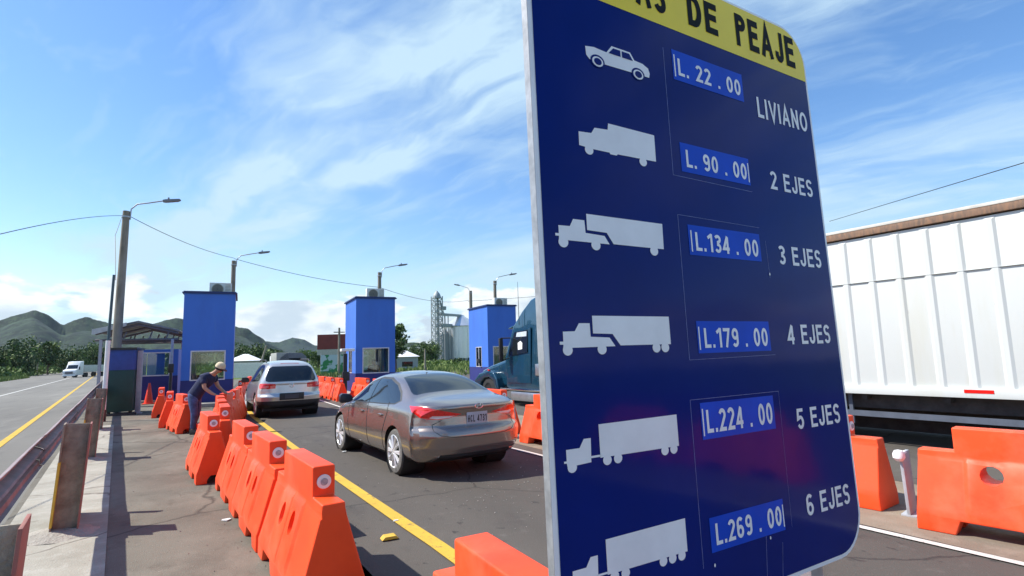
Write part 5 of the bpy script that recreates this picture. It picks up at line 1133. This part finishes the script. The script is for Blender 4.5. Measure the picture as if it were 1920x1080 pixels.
for i, (x, y, sc, k) in enumerate(sorted(mid, key=lambda q: q[0]/q[1])): tree(k, x, y, sc*.62, i*1.7, '%s bushy tree from the left in the gap between the first and middle booths' % ordn[i], 'trees between the first and middle booths')
for i, (x, y, sc, k) in enumerate([(15.3, 60, .55, 2), (38, 120, .6, 1), (33, 116, .5, 3), (42, 132, .55, 3), (28.5, 112, .5, 1), (45, 150, .6, 1)]): tree(k, x, y, sc, i*2.1, ['dark tree right beside the middle booth\'s right edge', 'rounded tree left of the lattice tower', 'low tree behind the white-roofed house', 'broad tree left of the small white tank', 'leftmost low tree behind the house right of the middle booth', 'tree directly behind the lattice tower'][i], 'trees between the middle booth and the silo')
# scrub masses (uncountable)
def scrub(name, spots, ls, n, seed, hts, mats=LEAF):
    r = random.Random(seed); V = []; F = []; MI = []
    for (x, y, w, h) in spots:
        mi = r.choice((0, 1, 1, 2))
        for j in range(n):
            a = r.random()*6.28; e = math.acos(r.random()); q = Vector((cos(a)*sin(e)*w, sin(a)*sin(e)*w*.8, cos(e)*h))*r.uniform(.75, 1.05); leafquad(V, F, Vector((x, y, -.05))+q, ls*r.uniform(.6, 1.4), r); MI.append(mi)
    me = bpy.data.meshes.new(name); me.from_pydata(V, [], F); me.update()
    for m_ in mats: me.materials.append(m_)
    me.polygons.foreach_set('material_index', MI); o = bpy.data.objects.new(name, me); COL.objects.link(o); o['kind'] = 'stuff'; return o
r = random.Random(5)
sp_ = []
for k in range(230):
    y = r.uniform(95, 330); x = -21-.165*(y-91)-8.5-abs(r.gauss(0, 14))-(0 if y > 130 else (130-y)*.15); sp_.append((x, y, r.uniform(1.2, 3), r.uniform(.7, 2.2)+(1 if r.random() < .3 else 0)))
tag(scrub('roadside_scrub', sp_, .32, 90, 11, 0), 'green scrub covering the verge left of the highway', 'scrub')
sp_ = [(r.uniform(-14, 110), r.uniform(75, 230), r.uniform(1.2, 3), r.uniform(.4, 1.3)) for k in range(330)]
sp_ = [q for q in sp_ if not (abs(q[0]-hx(q[1])) < 22 and q[0] < hx(q[1])+4)]
tag(scrub('field_scrub', sp_, .3, 60, 12, 0), 'low bright green grass and scrub in the field behind the booths', 'scrub')
sp_ = []
for k in range(420):
    y = r.uniform(290, 620); x = r.uniform(-.55, 1.0)*y
    if abs(x-hx(y)) < 16: continue
    sp_.append((x, y, r.uniform(6, 14), r.uniform(5, 9.5)))
tag(scrub('distant_woods', sp_, 1.5, 70, 13, 0), 'far-off belt of dark woods along the foot of the hills', 'woods')
# grass tufts on the near verge across the highway and behind the booths
V = []; F = []; r = random.Random(9)
for k in range(26000):
    if k % 2: x = r.uniform(2, 60); y = r.uniform(44, 110)
    else: y = r.uniform(38, 120); x = -16.2-.165*(y-0)+4-abs(r.gauss(0, 5))
    hgt = r.uniform(.15, .5); a = r.random()*6.28; dx, dy = cos(a)*.12, sin(a)*.12; o_ = len(V)
    V += [(x-dx, y-dy, -.06), (x+dx, y+dy, -.06), (x+r.uniform(-.15, .15), y, hgt)]; F.append((o_, o_+1, o_+2))
me = bpy.data.meshes.new('grass'); me.from_pydata(V, [], F); me.update(); g = link('grass', me, None, mat('grass_blades', (.10, .17, .03), .8, scale=.15, col2=(.21, .24, .07)), 0); g['kind'] = 'stuff'; tag(g, 'tufts of green roadside grass', 'grass')

# ------------------------------------------------------------ hills
HILL = layered('hill_forest', (.013, .028, .014), [((.034, .062, .024), .010, .45, .6, .9, None), ((.005, .013, .007), .03, .47, .56, .9, None), ((.035, .06, .026), .07, .50, .6, .8, None), ((.004, .01, .006), .11, .52, .6, .7, None), ((.045, .07, .032), .006, .6, .72, .5, None)], .95, 1.0, .05)
def hills(name, x0, x1, yc, yw, nx, ny, T, rough, y0=None):
    """a wooded ridge whose crest runs along y = yc with crest heights given along x"""
    V = []; F = []; y0 = y0 or yc-yw*2.2; y1 = yc+yw*1.5
    for j in range(ny+1):
        for i in range(nx+1):
            x = x0+(x1-x0)*i/nx; y = y0+(y1-y0)*j/ny; yy = (y-yc-noise.noise(Vector((x*.004, 1, 2)))*yw*.3)/yw
            crest = lerp_table(T, x*yc/max(y, yc*.4)); spur = .82+.35*noise.noise(Vector((x*.007, y*.0045, 4))) if yy < -.15 else 1
            k = math.exp(-abs(yy)**1.7*1.1)*(1 if yy > -.15 else spur)
            n_ = noise.fractal(Vector((x*.011, y*.011, 1)), .8, 2.1, 5)*rough+noise.noise(Vector((x*.05, y*.05, 5)))*rough*.5+noise.noise(Vector((x*.13, y*.13, 5)))*rough*.3
            V.append((x, y, crest*k+n_*min(1, crest*k/40)-5))
    for j in range(ny):
        for i in range(nx): a = j*(nx+1)+i; F.append((a, a+1, a+nx+2, a+nx+1))
    me = bpy.data.meshes.new(name); me.from_pydata(V, [], F); me.update(); return struct(link(name, me, None, HILL, 180))
hills('hills', -1500, 260, 1600, 330, 330, 90, [(-1500, 70), (-1000, 118), (-760, 96), (-616, 112), (-539, 106), (-486, 116), (-460, 127), (-427, 136), (-402, 124), (-373, 101), (-353, 116), (-333, 124), (-307, 115), (-286, 107), (-237, 98), (-194, 107), (-149, 119), (-132, 117), (-78, 111), (-17, 98), (15, 89), (41, 73), (61, 57), (101, 32), (160, 6), (260, 0)], 5)
hills('far_hills', -500, 1900, 2700, 300, 220, 40, [(-500, 60), (-26, 78), (102, 95), (130, 90), (158, 92), (209, 112), (260, 103), (308, 74), (428, 54), (579, 52), (850, 60), (1470, 55), (1900, 40)], 4)
hills('low_ridge', 90, 1200, 800, 120, 160, 50, [(90, 0), (127, 9), (172, 19), (203, 22), (227, 29), (260, 26), (312, 22), (436, 24), (660, 25), (1200, 22)], 2.5)

# ------------------------------------------------------------ litter and lane stud
def litter(x, y, s, c, name, label, cat):
    rr = random.Random(int(x*100)); mb = MB(); P = [(x+s*cos(a)*rr.uniform(.5, 1.1), y+s*sin(a)*rr.uniform(.4, .9)) for a in [k*pi/4 for k in range(8)]]; mb.prism(P, .004, .014, 'z'); o = mb.build(name, c, None); tag(o, label, cat); return o
PAPER = mat('paper', (.6, .62, .6), .8)
litter(-.08, 6.75, .06, PAPER, 'paper_scrap', 'crumpled white paper scrap on the median left of the barriers', 'litter')
litter(1.72, 10.4, .05, PAPER, 'paper_scrap', 'small white scrap on the asphalt left of the sedan\'s front wheel', 'litter')
litter(.02, 7.6, .04, PAPER, 'paper_scrap', 'small pale scrap at the foot of the second barrier', 'litter')
litter(1.47, 5.75, .03, PAPER, 'paper_scrap', 'tiny white scrap beside the yellow line', 'litter')
mb = MB(); mb.prism([(-.08, 0), (.08, 0), (.05, .03), (-.05, .03)], -.05, .05, 'y'); o = mb.build('lane_stud', YEL, None, .008); o.location = (1.28, 5.25, .004); tag(o, 'small yellow stud on the asphalt left of the yellow line', 'road stud')
V = []; F = []; r = random.Random(3)
for k in range(420):
    x = r.gauss(.25, .35); y = r.uniform(3, 9); 
    if k % 3 == 0: x = r.uniform(-1.8, 4); y = r.uniform(3, 14)
    if k % 3 == 1: x = r.gauss(3.2, .8); y = r.gauss(6.2, .7)
    s = r.uniform(.003, .008); o_ = len(V)
    V += [(x-s, y-s, .002), (x+s, y-s*.6, .002), (x+s*.8, y+s, .002), (x-s*.7, y+s*.8, .002), (x, y, .004+s)]; F += [(o_, o_+1, o_+4), (o_+1, o_+2, o_+4), (o_+2, o_+3, o_+4), (o_+3, o_, o_+4)]
me = bpy.data.meshes.new('gravel'); me.from_pydata(V, [], F); me.update(); g = link('gravel', me, None, mat('gravel_stone', (.36, .33, .28), .9, var=.4, scale=30), 0); g['kind'] = 'stuff'; tag(g, 'loose grit scattered over the median and lane', 'grit')

# ------------------------------------------------------------ haze
HZ = bpy.data.materials.new('haze_air'); HZ.use_nodes = True; t_ = HZ.node_tree; t_.nodes.clear()
o_ = t_.nodes.new('ShaderNodeOutputMaterial'); pv_ = t_.nodes.new('ShaderNodeVolumePrincipled'); pv_.inputs['Color'].default_value = (.62, .80, 1, 1); pv_.inputs['Density'].default_value = .00005; pv_.inputs['Anisotropy'].default_value = .2
t_.links.new(pv_.outputs[0], o_.inputs['Volume'])
mb = MB(); mb.bx((-6100, -6100, -15), (6100, 6100, 320)); hz_ = mb.build('haze', HZ, None, 0, 0); hz_['kind'] = 'stuff'; tag(hz_, 'thin bluish air haze over the distant hills', 'haze')
